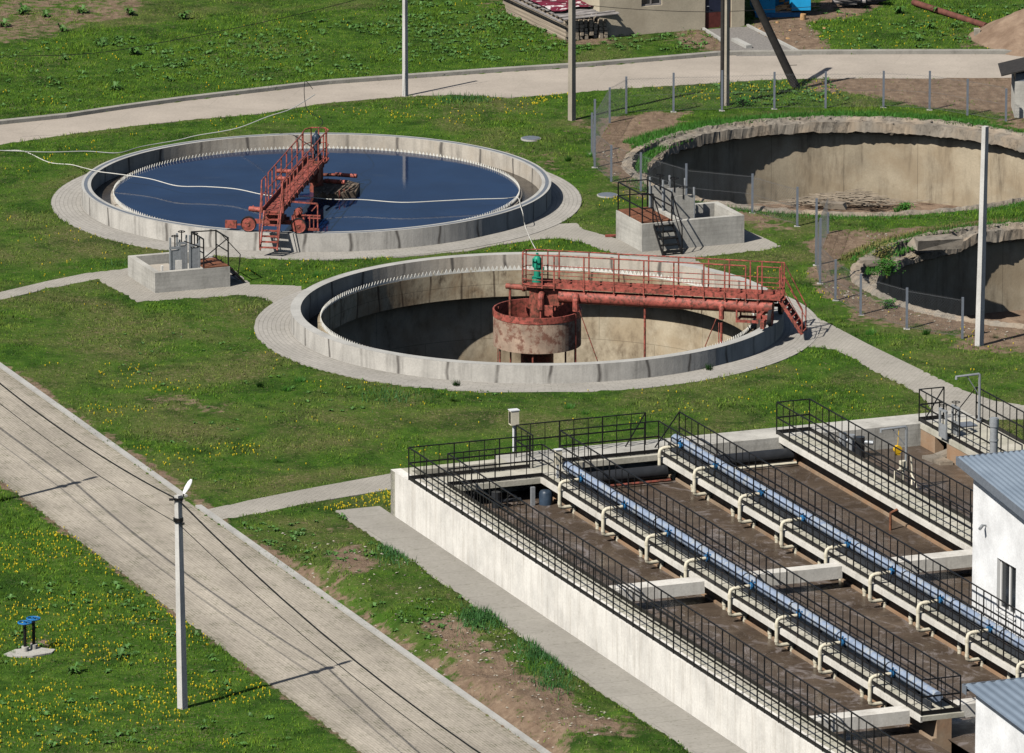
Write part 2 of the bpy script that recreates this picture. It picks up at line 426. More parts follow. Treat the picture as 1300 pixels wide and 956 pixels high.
# ------------------------------------------------------------------ site plan
C1=P(401.8,231,.75)[:2]; C2=P(682,390,.7)[:2]; C3=P(1085,212,0)[:2]; C4=P(1393,352,0)[:2]
R1,R2,RW,RA=9.45,9.3,8.15,10.68
top_up=[(-160,178),(0,158.6),(86,149.8),(150,140),(230,129),(320,118.5),(409,108),(520,100),(650,91),(741,85.5),(868,75),(919,70.5),(1020,69.5),(1160,69),(1300,69),(1460,69)]
top_lo=[(-160,205),(0,184),(101,169),(178,159),(250,151.5),(330,145),(409,131.5),(498,123.5),(574,120),(650,124),(716,119),(790,113),(868,108),(970,101.5),(1020,100),(1160,99.5),(1300,99),(1460,99)]
path_junction=[(-60,384),(0,371),(60,357),(109,347),(157,341.5),(205,330),(260,322),(300,345),(318,360),(345,362),(385,363),(378,378),(350,385),(330,378),(304,375),(240,379),(175,384),(150,369),(124,355),(60,367),(0,381),(-60,394)]
path_mid=[(500,327),(597,318.5),(620,313),(650,308.5),(690,303),(715,303.5),(740,308),(768,318.5),(880,345),(905,350),(894,337),(880,327),(970,318),(991.6,312.5),(970,302),(946,292),(900,285),(800,285),(782,303),(762,297),(741,291.5),(732,283),(700,285),(600,305),(500,322)]
path_right=[(985,382),(1010,390),(1046,407.5),(1100,436),(1170,470),(1224,496),(1262,509),(1300,514.6),(1420,524),(1420,545),(1300,532),(1230,534),(1190,530),(1168,500.6),(1107,470),(1085,455),(1059,443.5),(1024,440),(1000,445),(985,430)]
path_left=[(256,648.5),(320,634.5),(396,619.5),(492.6,602),(560,590),(560,612),(492.6,622),(396,638),(320,654),(278,661)]
drive=[(893,38),(948,34),(1018,70.5),(935,71.5),(922,58)]
ROADA,ROADB=-11.1,-5.95
def ab_rect(x,y,a0,a1,b0,b1):
    a=x*NX+y*NY-97.06; b=x*DX+y*DY+257.79
    return (a>a0)&(a<a1)&(b>b0)&(b<b1)
toproad=PX(top_up)+PX(top_lo)[::-1]
polys=[toproad]+[PX(p) for p in (path_junction,path_mid,path_right,path_left,drive)]
patchB=PX([(299,346),(318,337),(345,332),(500,327),(470,336),(420,350),(385,362),(345,362),(320,361)])
def paved(x,y):
    m=np.zeros(np.shape(x),bool)
    for p in polys: m|=inpoly(x,y,p)
    m&=~inpoly(x,y,patchB)
    for c in (C1,C2):
        m|=np.hypot(x-c[0],y-c[1])<RA
    m|=ab_rect(x,y,ROADA,ROADB,-32,90)
    m|=ab_rect(x,y,-1.65,0.1,-1.1,45)
    m|=ab_rect(x,y,-.1,21.9,-.6,45)
    return m
def holes(x,y,r=9.35):
    m=np.zeros(np.shape(x),bool)
    for c in (C3,C4): m|=np.hypot(x-c[0],y-c[1])<r
    return m
def gz(x,y):
    a=x*NX+y*NY-97.06; b=x*DX+y*DY+257.79
    z=.07*(fbm(x,y,5.,3)-.5)+.05*(fbm(x,y,1.3,8)-.5)-.0
    w=np.clip((a+5.8)/.9,0,1)*np.clip((-1.75-a)/.5,0,1)*np.clip((b-2.5)/4,0,1)
    s=w*w*(3-2*w)
    z=z+s*(.55*(fbm(x,y,2.6,5)-.42)+.30*(fbm(x,y,.6,15)-.5)*np.clip((b-10)/8,.4,1)+.36)
    pm=paved(x,y).astype(float)
    return np.where(pm>0,-.05,np.maximum(z,-.03)+.03)
dirtp=[([(1030,100),(1300,99),(1420,100),(1420,165),(1300,160),(1270,152),(1228,146),(1180,140),(1120,133),(1080,121),(1010,108)],1.),
 ([(757,150),(800,146),(860,141),(905,140),(860,150),(835,160),(810,180),(800,215),(830,240),(870,258),(955,268),(1012,286),(1030,300),(955,285),(870,272),(813,247),(776,235),(752,216)],.95),
 ([(1033,300),(1028,355),(1041,367),(1060,386),(1092,405),(1151,423),(1222,436),(1300,444),(1420,450),(1420,420),(1300,416),(1222,408),(1150,393),(1100,374),(1072,352),(1078,332),(1110,315),(1180,300),(1300,292),(1300,284),(1150,290),(1090,300)],.85),
 ([(-80,20),(20,-5),(90,-5),(200,-5),(190,12),(150,27),(100,37),(50,47),(0,54),(-80,66)],.50),
 ([(945,28),(1040,10),(1060,-5),(1130,-5),(1100,14),(1060,22),(1032,35),(1045,60),(1020,69),(990,67),(950,45)],.95),
 ([(600,-10),(640,18),(720,56),(800,48),(900,38),(925,56),(945,64),(925,70),(880,66),(850,50),(790,44),(700,20)],.8),
 ([(515,812),(560,800),(600,805),(640,835),(690,870),(760,915),(830,956),(640,956),(575,867)],.66),
 ([(270,660),(300,668),(420,760),(520,835),(585,880),(570,880),(480,815),(330,700)],.36),
 ([(420,705),(460,695),(480,730),(445,760),(430,740)],.75),([(390,680),(440,655),(470,672),(440,690)],.45),
 ([(170,500),(220,488),(270,505),(300,520),(250,535),(190,520)],.48),([(240,200),(0,0),(0,0)],0),
 ([(700,120),(760,150),(755,215),(720,190)],.35),([(600,170),(700,190),(760,240),(700,230),(640,190)],.35),
 ([(1225,60),(1240,40),(1300,50),(1420,55),(1420,66),(1300,64)],.9),
 ([(8,832),(20,822),(55,820),(68,828),(40,838)],1.0)]
def build_ground():
    xs=np.concatenate([[-900,-400,-180,-90,-60,-45],np.arange(-36,36.01,.25),[45,60,90,180,400,900]])
    ys=np.concatenate([[-60,60,150,200,225,234],np.arange(240,392.01,.25),[400,415,440,500,650,1000,1800]])
    X,Y=np.meshgrid(xs,ys); Z=gz(X,Y)
    far=(np.abs(X)>36.1)|(Y<239.9)|(Y>392.1)
    Z=np.where(far,-.02,Z)
    nx,ny=len(xs),len(ys)
    V=np.stack([X,Y,Z],-1).reshape(-1,3)
    i=np.arange(nx-1)[None,:]+nx*np.arange(ny-1)[:,None]
    cx=(X[:-1,:-1]+X[1:,1:])/2; cy=(Y[:-1,:-1]+Y[1:,1:])/2
    keep=~holes(cx,cy,9.3)
    for c in (C1,C2): keep&=~(np.hypot(cx-c[0],cy-c[1])<9.1)
    i=i[keep]
    F=np.stack([i,i+1,i+1+nx,i+nx],-1)
    me=bpy.data.meshes.new('ground'); me.vertices.add(len(V)); me.vertices.foreach_set('co',V.ravel())
    me.loops.add(F.size); me.loops.foreach_set('vertex_index',F.ravel())
    me.polygons.add(len(F)); me.polygons.foreach_set('loop_start',np.arange(len(F))*4); me.update(calc_edges=True)
    me.polygons.foreach_set('use_smooth',np.ones(len(F),bool))
    dirt=dirtmask(V[:,0],V[:,1]); lush=lushmask(V[:,0],V[:,1])
    for n,a in (('dirt',dirt),('lush',lush)):
        at=me.attributes.new(n,'FLOAT','POINT'); at.data.foreach_set('value',a.astype(np.float32))
    me.materials.append(M['ground'])
    o=bpy.data.objects.new('ground',me); col.objects.link(o); struct(o)
def dirtmask(x,y):
    d=np.zeros(len(x)); wx=1.5*(fbm(x,y,2.2,71)-.5); wy=4.5*(fbm(x,y,3.,73)-.5)
    for p,s in dirtp:
        q=PX(p); e=np.zeros(len(x))
        for (ox,oy) in ((0,0),(.45,0),(-.45,0),(0,1.1),(0,-1.1),(.3,.8),(-.3,-.8)): e+=inpoly(x+wx+ox,y+wy+oy,q)
        d=np.maximum(d,e/7*s)
    d*=.72+.5*fbm(x,y,1.4,77)
    a=x*NX+y*NY-97.06; b=x*DX+y*DY+257.79
    d=np.maximum(d,.20*((a>-5.7)&(a<-1.7)&(b>2)))
    d=np.maximum(d,(.15+.8*fbm(x,y,1.3,79))*np.clip(1.25-np.abs(a+5.6)/.4,0,1)); d=np.maximum(d,(.15+.7*fbm(x,y,1.3,80))*np.clip(1.2-np.abs(a+11.1)/.5,0,1))
    for c in (C3,C4):
        r=np.hypot(x-c[0],y-c[1]); d=np.maximum(d,.30*(r<10.1))
    return d
def lushmask(x,y):
    m=np.zeros(len(x))
    up=PX([(-100,60),(200,30),(620,0),(760,60),(700,84),(400,105),(0,155),(-100,170)])
    m=np.maximum(m,inpoly(x,y,up)*1.)
    m=np.maximum(m,inpoly(x,y,PX([(-200,600),(30,612),(200,730),(420,956),(-200,956)]))*.9)
    m=np.maximum(m,inpoly(x,y,PX([(297,346),(345,330),(520,322),(385,364),(320,363)]))*1.)
    m=np.maximum(m,inpoly(x,y,PX([(590,322),(690,298),(775,320)]))*1.)
    m=np.maximum(m,inpoly(x,y,PX([(860,150),(1000,140),(1300,165),(1300,150),(1000,132),(870,140)]))*.8)
    m=np.maximum(m,inpoly(x,y,PX([(1100,272),(1300,250),(1300,285),(1100,292)]))*.9)
    m=np.maximum(m,inpoly(x,y,PX([(1030,0),(1300,0),(1300,66),(1030,66)]))*.8)
    m=np.maximum(m,inpoly(x,y,PX([(640,125),(900,108),(1050,101),(1060,135),(900,138),(760,150),(640,150)]))*.5)
    m=np.maximum(m,inpoly(x,y,PX([(0,188),(400,135),(620,120),(640,150),(350,155),(100,205),(0,240)]))*.55)
    return m
build_ground()

def grass():
    N=330000
    x=RS.uniform(-27,27,N); y=RS.uniform(244,378,N)
    half=23.3*(y/366.)+3; ok=(np.abs(x)<half)&~paved(x+.22*(fbm(x,y,.5,91)-.5),y+.5*(fbm(x,y,.6,93)-.5))&~holes(x,y,9.55)
    x=x[ok];y=y[ok]
    d=dirtmask(x,y)+1.1*(fbm(x,y,1.6,21)-.5)
    lush=lushmask(x,y)
    pr=np.clip(1.15-1.5*np.clip(d,0,1),0.03,1)*(.35+.65*np.clip(2.2*(fbm(x,y,3.,31)-.25)+lush*.6,0,1))
    ok=RS.rand(len(x))<pr; x=x[ok];y=y[ok];lush=lush[ok]
    n=len(x); z=gz(x,y); nb=3
    hgt=(.025+.085*fbm(x,y,1.9,41)**2*2+.05*lush*fbm(x,y,.9,43))*RS.uniform(.6,1.3,n)
    V=np.zeros((n,nb,3,3)); T=np.zeros((n,nb,3))
    for k in range(nb):
        a=RS.uniform(0,2*np.pi,n); w=RS.uniform(.010,.022,n); ox=RS.normal(0,.03,n); oy=RS.normal(0,.03,n)
        lx=RS.normal(0,.45,n)*hgt; ly=RS.normal(0,.45,n)*hgt
        bx=x+ox; by=y+oy
        V[:,k,0]=np.stack([bx-np.cos(a)*w,by-np.sin(a)*w,z-.02],-1)
        V[:,k,1]=np.stack([bx+np.cos(a)*w,by+np.sin(a)*w,z-.02],-1)
        V[:,k,2]=np.stack([bx+lx,by+ly,z+hgt*RS.uniform(.7,1.2,n)],-1)
        T[:,k,:]=RS.rand(n)[:,None]
    V=V.reshape(-1,3); nf=len(V)//3
    me=bpy.data.meshes.new('grass'); me.vertices.add(len(V)); me.vertices.foreach_set('co',V.ravel())
    me.loops.add(len(V)); me.loops.foreach_set('vertex_index',np.arange(len(V)))
    me.polygons.add(nf); me.polygons.foreach_set('loop_start',np.arange(nf)*3); me.update(calc_edges=True)
    for nm,a in (('tint',T.reshape(-1)),('lush',np.repeat(lush,nb*3))):
        at=me.attributes.new(nm,'FLOAT','POINT'); at.data.foreach_set('value',a.astype(np.float32))
    me.materials.append(M['blade'])
    o=bpy.data.objects.new('grass',me); col.objects.link(o)
    tag(o,'short green lawn grass with dry patches around the round tanks','grass',kind='stuff')
grass()

def scatter_flat(name,label,cat,m,pts,rmin,rmax,up=.05,n=6):
    V=[];F=[]
    for (x,y,z) in pts:
        r=random.uniform(rmin,rmax); b=len(V); tx=random.uniform(-.4,.4); ty=random.uniform(-.4,.1)
        for k in range(n):
            a=2*math.pi*k/n; dx,dy=r*math.cos(a),r*math.sin(a); V.append((x+dx,y+dy,z+up+dx*tx+dy*ty))
        V.append((x,y,z+up+r*.45)); V.append((x,y,z))
        for k in range(n): F.append((b+k,b+(k+1)%n,b+n)); F.append((b+(k+1)%n,b+k,b+n+1))
    me=bpy.data.meshes.new(name); me.from_pydata(V,[],F); me.materials.append(m)
    o=bpy.data.objects.new(name,me); col.objects.link(o); tag(o,label,cat,kind='stuff')
def flowers():
    pts=[]
    def add(poly,N,thr=.5,sc=2.):
        pp=np.array(PX(poly)); x=RS.uniform(pp[:,0].min(),pp[:,0].max(),N*6); y=RS.uniform(pp[:,1].min(),pp[:,1].max(),N*6)
        ok=inpoly(x,y,pp)&~paved(x,y)&~holes(x,y,9.8)&(fbm(x,y,sc,51)>thr)
        x=x[ok][:N];y=y[ok][:N]; z=gz(x,y); pts.extend(zip(x.tolist(),y.tolist(),z.tolist()))
    add([(-60,690),(90,670),(180,730),(330,867),(420,956),(-60,956)],1500,.52,2.2)
    add([(0,600),(100,680),(60,740),(0,720)],60,.5)
    add([(40,460),(330,470),(330,640),(240,620),(100,520)],200,.56)
    add([(100,230),(320,400),(330,640),(640,600),(640,480),(400,480),(330,420),(150,390),(0,400),(0,230)],230,.58)
    add([(400,650),(500,618),(500,645),(460,650)],110,.3)
    add([(0,200),(300,150),(620,120),(720,160),(720,180),(400,150),(150,190),(0,230)],220,.54)
    add([(660,125),(730,118),(740,130),(660,135)],60,.4)
    add([(830,112),(1050,102),(1080,130),(980,135),(830,125)],200,.48)
    add([(0,60),(600,0),(750,60),(0,150)],130,.5); add([(1040,20),(1300,10),(1300,65),(1040,66)],110,.45)
    add([(297,346),(345,330),(520,322),(385,364)],30,.3); add([(590,322),(690,298),(775,320)],12,.3)
    add([(700,500),(1100,450),(1160,520),(700,560)],70,.5); add([(780,245),(840,250),(780,265),(740,262)],20,.2)
    add([(900,320),(1040,330),(1300,440),(1300,500),(1200,480),(1000,380)],60,.5)
    scatter_flat('dandelion_flowers','yellow dandelion heads sprinkled through the grass','flowers',M['flower'],pts,.016,.028,.07)
flowers()
def stones():
    pts=[]
    for poly,N in (([(300,668),(560,860),(760,867),(600,770),(440,690)],160),([(520,812),(640,800),(760,900),(800,956),(640,956)],170),([(1100,300),(1300,285),(1300,298),(1110,312)],40),([(1035,355),(1080,372),(1100,390),(1060,380)],40),([(757,190),(800,200),(820,240),(780,232)],30),([(950,40),(1040,30),(1020,60)],25),([(1080,372),(1300,418),(1300,440),(1100,400)],50)):
        pp=np.array(PX(poly)); x=RS.uniform(pp[:,0].min(),pp[:,0].max(),N*6); y=RS.uniform(pp[:,1].min(),pp[:,1].max(),N*6)
        ok=inpoly(x,y,pp)&~paved(x,y)&~holes(x,y,9.5); x=x[ok][:N];y=y[ok][:N]; z=gz(x,y)
        pts+=list(zip(x.tolist(),y.tolist(),z.tolist()))
    scatter_flat('loose_stones','small pale stones and crumbs lying on the bare earth banks','stones',M['stone'],pts,.02,.065,.015,5)
stones()

def tall_patches():
    V=[];F=[]
    for (u,v,ru,rv,N) in ((500,715,26,22,500),(628,738,30,20,700),(610,805,32,15,900),(690,845,40,18,900),(600,700,25,15,300),(700,880,30,20,400),(345,120,60,6,200),(590,127,40,6,400),(500,505,60,12,200),(170,345,60,8,200)):
        for k in range(N):
            p=P(u+random.gauss(0,ru*.5),v+random.gauss(0,rv*.5)); x,y=p[0],p[1]
            if paved(np.array([x]),np.array([y]))[0]: continue
            z=float(gz(np.array([x]),np.array([y]))[0]); h=random.uniform(.12,.3); b=len(V); a=random.uniform(0,3.14); w=.016
            V+=[(x-w*math.cos(a),y-w*math.sin(a),z-.02),(x+w*math.cos(a),y+w*math.sin(a),z-.02),(x+random.gauss(0,.07),y+random.gauss(0,.07),z+h)]; F.append((b,b+1,b+2))
    me=bpy.data.meshes.new('tall_grass'); me.from_pydata(V,[],F); me.materials.append(M['tall'])
    o=bpy.data.objects.new('tall_grass',me); col.objects.link(o); tag(o,'patches of taller blue-green grass on the bank and lawn edges','grass',kind='stuff')
tall_patches()
# broadleaf weeds
def leafs(mb,c,n,l0,l1,w,lift=.6):
    for k in range(n):
        a=random.uniform(0,2*math.pi); L=random.uniform(l0,l1); e=random.uniform(.25,1.)*lift
        d=Vector((math.cos(a),math.sin(a),0)); s=Vector((-d.y,d.x,0)); c=Vector(c)
        p0=c; p1=c+d*L*.45+Vector((0,0,L*e*.9)); p2=c+d*L+Vector((0,0,L*e*.7)); ww=w*random.uniform(.7,1.2)
        b=len(mb.v)
        mb.v+=[tuple(p0+s*ww*.2),tuple(p0-s*ww*.2),tuple(p1+s*ww+Vector((0,0,.02))),tuple(p1-s*ww),tuple(p2)]
        mb.face([b,b+1,b+3,b+2]); mb.face([b+2,b+3,b+4])
def weeds_stuff():
    mb=MB()
    def add(poly,N,l=.22,sc=2.5,thr=.5):
        pp=np.array(PX(poly)); x=RS.uniform(pp[:,0].min(),pp[:,0].max(),N*8); y=RS.uniform(pp[:,1].min(),pp[:,1].max(),N*8)
        ok=inpoly(x,y,pp)&~paved(x,y)&~holes(x,y,9.7)&(fbm(x,y,sc,61)>thr); x=x[ok][:N];y=y[ok][:N]; z=gz(x,y)
        for q in zip(x,y,z): s=random.uniform(.6,1.3); leafs(mb,q,random.randint(5,8),l*.6*s,l*s,.045*s)
    add([(90,55),(450,5),(640,0),(760,60),(600,88),(300,110),(100,110)],420,.26)
    add([(480,0),(620,0),(760,62),(700,80),(480,80)],260,.28,2.,.4)
    add([(0,60),(100,50),(100,140),(0,150)],50,.2)
    add([(1040,10),(1300,5),(1300,66),(1040,66)],140,.22,2.,.45)
    add([(900,108),(1050,102),(1080,130),(960,135)],110,.22,2.,.3)
    add([(-60,740),(200,740),(380,956),(-60,956)],170,.24,2.,.5)
    add([(100,380),(640,500),(500,600),(250,620)],60,.14,3.,.5)
    add([(300,665),(500,650),(760,860),(560,850)],120,.2,2.,.45)
    add([(770,45),(900,45),(900,64),(760,66)],60,.25,2.,.35)
    o=mb.build('broadleaf_weeds',M['weed']); tag(o,'broad green weed leaves growing among the grass','weeds',kind='stuff')
weeds_stuff()
w0=None
ros=[(27,19),(103,17),(58,22),(79,40),(165,20),(232,25),(4,35),(82,77),(125,60),(170,70),(230,85),(145,115),(130,58),(215,104),(1180,38),(1210,36),(1165,52),(1235,25),(1190,18),(1140,18),(92,855),(152,837),(30,15)]
rlab='rosette weed with long pale-edged leaves on the rough ground'
for k,(u,v) in enumerate(ros):
    p=P(u,v); p=(p[0],p[1],float(gz(np.array([p[0]]),np.array([p[1]]))[0]))
    if w0 is None:
        mb=MB(); leafs(mb,(0,0,0),22,.25,.5,.06,.9); w0=mb.build('rosette_weed',M['weed'],loc=p)
        tag(w0,rlab,'weed','rosette weeds on the rough ground')
    else:
        c=w0.copy(); col.objects.link(c); c.location=p; c.rotation_euler.z=k*1.3; c.scale=(random.uniform(.7,1.1),)*3
t0=None
tuf=[(402,352),(330,492),(362,497),(381,486),(580,490),(741,527),(722,520),(900,470),(352,588),(750,200),(722,205),(1262,430),(1105,425),(1175,425),(575,510),(705,480),(1140,270)]
for k,(u,v) in enumerate(tuf):
    p=P(u,v); p=(p[0],p[1],0)
    if t0 is None:
        mb=MB(); 
        for i in range(90):
            a=random.uniform(0,6.28); r=random.uniform(0,.16); h=random.uniform(.12,.3); b=len(mb.v)
            x,y=r*math.cos(a),r*math.sin(a); mb.v+=[(x-.012,y,0),(x+.012,y,0),(x*1.8+random.uniform(-.05,.05),y*1.8,h)]; mb.face([b,b+1,b+2])
        t0=mb.build('grass_tuft',M['weedd'],loc=p); tag(t0,'dark green grass tuft standing taller than the lawn around it','grass tuft','taller tufts in the lawn')
    else:
        c=t0.copy(); col.objects.link(c); c.location=p; c.rotation_euler.z=k

# ------------------------------------------------------------------ roads and paths
def sheet(name,poly,m,z0=-.06,z1=.0,local=True):
    mb=MB()
    if local:   # local frame parallel to the tank so the paving courses run true
        c,s=math.cos(-ROT),math.sin(-ROT)
        pts=[((x-O0[0])*c-(y-O0[1])*s,(x-O0[0])*s+(y-O0[1])*c) for x,y in poly]
        mb.poly(pts,z0,z1); o=mb.build(name,m,loc=(O0[0],O0[1],0),rot=ROT)
    else:
        mb.poly(poly,z0,z1); o=mb.build(name,m)
    return struct(o)
sheet('road',[W(ROADA,-34)[:2],W(ROADB,-34)[:2],W(ROADB,90)[:2],W(ROADA,90)[:2]],M['pv_road'],-.06,.012)
sheet('kerb',[W(ROADB,-34)[:2],W(ROADB+.22,-34)[:2],W(ROADB+.22,-4.75)[:2],W(ROADB,-4.75)[:2]],M['conc_rim'],-.06,.075)
sheet('kerb',[W(ROADB,-3.35)[:2],W(ROADB+.22,-3.35)[:2],W(ROADB+.22,90)[:2],W(ROADB,90)[:2]],M['conc_rim'],-.06,.085)
def strip(name,m,lo,up,z0,z1):
    """curved road laid as a strip of quads"""
    mb=MB(); n=60
    def res(l):
        q=np.array(PX(l)); t=np.r_[0,np.cumsum(np.hypot(*np.diff(q,axis=0).T))]; tt=np.linspace(0,t[-1],n)
        return np.stack([np.interp(tt,t,q[:,0]),np.interp(tt,t,q[:,1])],-1)
    a,b=res(lo),res(up)
    for i in range(n): mb.v+=[(a[i,0],a[i,1],z1),(b[i,0],b[i,1],z1),(a[i,0],a[i,1],z0),(b[i,0],b[i,1],z0)]
    for i in range(n-1):
        k=4*i; mb.face([k,k+1,k+5,k+4]); mb.face([k,k+4,k+6,k+2]); mb.face([k+1,k+3,k+7,k+5])
    return struct(mb.build(name,m))
strip('upper_road',M['pv_top'],top_lo,top_up,-.1,.006)
M['kerbd']=concrete('kerb_concrete',(.36,.34,.30),'World',.4)
strip('upper_kerb',M['kerbd'],top_up,[(u,v-2.2) for u,v in top_up],-.1,.16)
# paths: each a hair above the last where they meet
sheet('path',PX(path_junction),M['pv_path'],-.06,.008)
sheet('path',PX(path_mid),M['pv_path'],-.06,.006)
sheet('path',PX(path_right),M['pv_path'],-.06,.010)
sheet('path',PX(path_left),M['pv_path'],-.06,.010)
sheet('path',[W(-1.65,-1.1)[:2],W(0,-1.1)[:2],W(0,45)[:2],W(-1.65,45)[:2]],M['pv_wall'],-.06,.03)
sheet('driveway',PX(drive),M['gravel'],-.06,.02)
for c,r,nm in ((C1,R1,'apron'),(C2,R2,'apron')):
    mb=MB().lathe([(r-.1,.02),(RA,.02),(RA,-.06)],128)
    struct(mb.build(nm,M['pv_ring'],loc=(c[0],c[1],0)))

# ------------------------------------------------------------------ clarifier tanks
def teeth(mb,r,z,n,h=.10,t=.010):
    for rr in (r-t,r+t):
        pass
    b=len(mb.v)
    for i in range(2*n):
        a=math.pi*i/n; hh=z+h if i%2==0 else z
        for rr in (r-t,r+t): mb.v+=[(rr*math.cos(a),rr*math.sin(a),z-.03),(rr*math.cos(a),rr*math.sin(a),hh)]
    T=2*n
    for i in range(T):
        j=(i+1)%T; p=b+4*i; q=b+4*j
        mb.face([p,q,q+1,p+1]); mb.face([p+2,p+3,q+3,q+2]); mb.face([p+1,q+1,q+3,p+3])
def clarifier(c,R0,top,weirz,label,full):
    t=thing('clarifier_tank',label,'settling tank',(c[0],c[1],0))
    rin=R0-.38
    mb=MB().lathe([(R0,-.1),(R0,top-.0)],144); mb.build('outer_wall',M['conc'],t)
    mb=MB().lathe([(R0,top),(R0+.002,top+.004),(rin,top+.004)],144); mb.build('rim',M['conc_rim'],t)
    mb=MB().lathe([(rin,top+.004),(rin,-.35)],144); mb.build('inner_wall',M['conc_in'],t)
    mb=MB().lathe([(rin,-.3),(RW+.12,-.3)],144); mb.build('launder_channel',M['wet'],t)
    mb=MB().lathe([(RW+.13,-.35),(RW+.13,weirz-.14),(RW,weirz-.14),(RW,-.78 if not full else -.3)],144); mb.build('launder_wall',M['algae'] if not full else M['conc_in'],t)
    mb=MB(); teeth(mb,RW+.02,weirz-.1,300,.17); mb.build('weir_plate',M['weir'],t)
    if full:
        mb=MB().lathe([(R0-.10,top+.008),(R0-.24,top+.008)],144); mb.build('rail_track',M['basin'] if False else M['post'],t)
    else:
        mb=MB().lathe([(RW,-.78),(8.95,-.82),(8.95,-4.2)],144); mb.build('tank_wall',M['deepwall'],t)
        mb=MB().lathe([(8.95,-4.0),(1.,-4.6),(.0,-4.6)],96); mb.build('tank_floor',M['deepwall'],t)
    return t
tank1=clarifier(C1,R1,.75,.42,'far round settling tank brim-full of dark blue water','w')
mb=MB().lathe([(RW,0.),(0.001,0.)],144); struct(mb.build('water',M['wblue'],loc=(C1[0],C1[1],.37)))
mb=MB().lathe([(R1-.39,0.),(RW+.14,0.)],144); struct(mb.build('water',M['wet'],loc=(C1[0],C1[1],.13)))
tank2=clarifier(C2,R2,.70,.38,'near round settling tank, drained, with its stained inside exposed','')
# central column and drum of the drained tank
mb=MB().lathe([(.62,-4.6),(.62,-.9),(1.05,-.75)],40)
mb.build('center_column',M['red_d'],tank2)
mb=MB().lathe([(1.66,-.72),(1.66,.40)],64); dr=mb.build('inlet_drum',M['drum'],tank2)
mb=MB().lathe([(1.665,.40),(1.68,.42),(1.68,.66),(1.62,.66),(1.62,-.5)],64); mb.build('drum_band',M['red'],dr)
mb=MB().lathe([(1.65,-.715),(.5,-.95)],64); mb.build('drum_bottom',M['drum'],dr)
mb=MB().lathe([(1.61,-.1),(0.3,-.15)],48); mb.build('drum_inside',M['rust'],dr)
for a in (0.3,1.2,2.3,3.5,4.6,5.5):
    MB().tube([(1.5*math.cos(a),1.5*math.sin(a),-4.3),(1.5*math.cos(a),1.5*math.sin(a),-.7)],.035,6).build('drum_leg',M['red_d'],tank2)

# ------------------------------------------------------------------ scraper bridges
def wheel(par,x,y,z,r,axis,name='wheel'):
    w=MB()
    def ring(prof,m):
        b=MB()
        K=len(prof); n=28
        for i in range(n):
            a=2*math.pi*i/n
            for (rr,t) in prof:
                if axis=='y': b.v.append((x+rr*math.cos(a),y+t,z+rr*math.sin(a)))
                else: b.v.append((x+t,y+rr*math.cos(a),z+rr*math.sin(a)))
        for i in range(n):
            j=(i+1)%n
            for k in range(K-1): b.face([i*K+k,i*K+k+1,j*K+k+1,j*K+k])
        return b
    t=ring([(r*.88,-.07),(r*.97,-.07),(r,-.04),(r,.04),(r*.97,.07),(r*.88,.07)],None).build(name,M['tyre'],par,smooth=True)
    ring([(0.001,-.075),(r*.2,-.09),(r*.25,-.06),(r*.82,-.05),(r*.9,-.074),(r*.9,.074),(r*.82,.05),(r*.25,.06),(r*.2,.09),(.001,.075)],None).build('rim',M['red'],t,smooth=False)
    return t
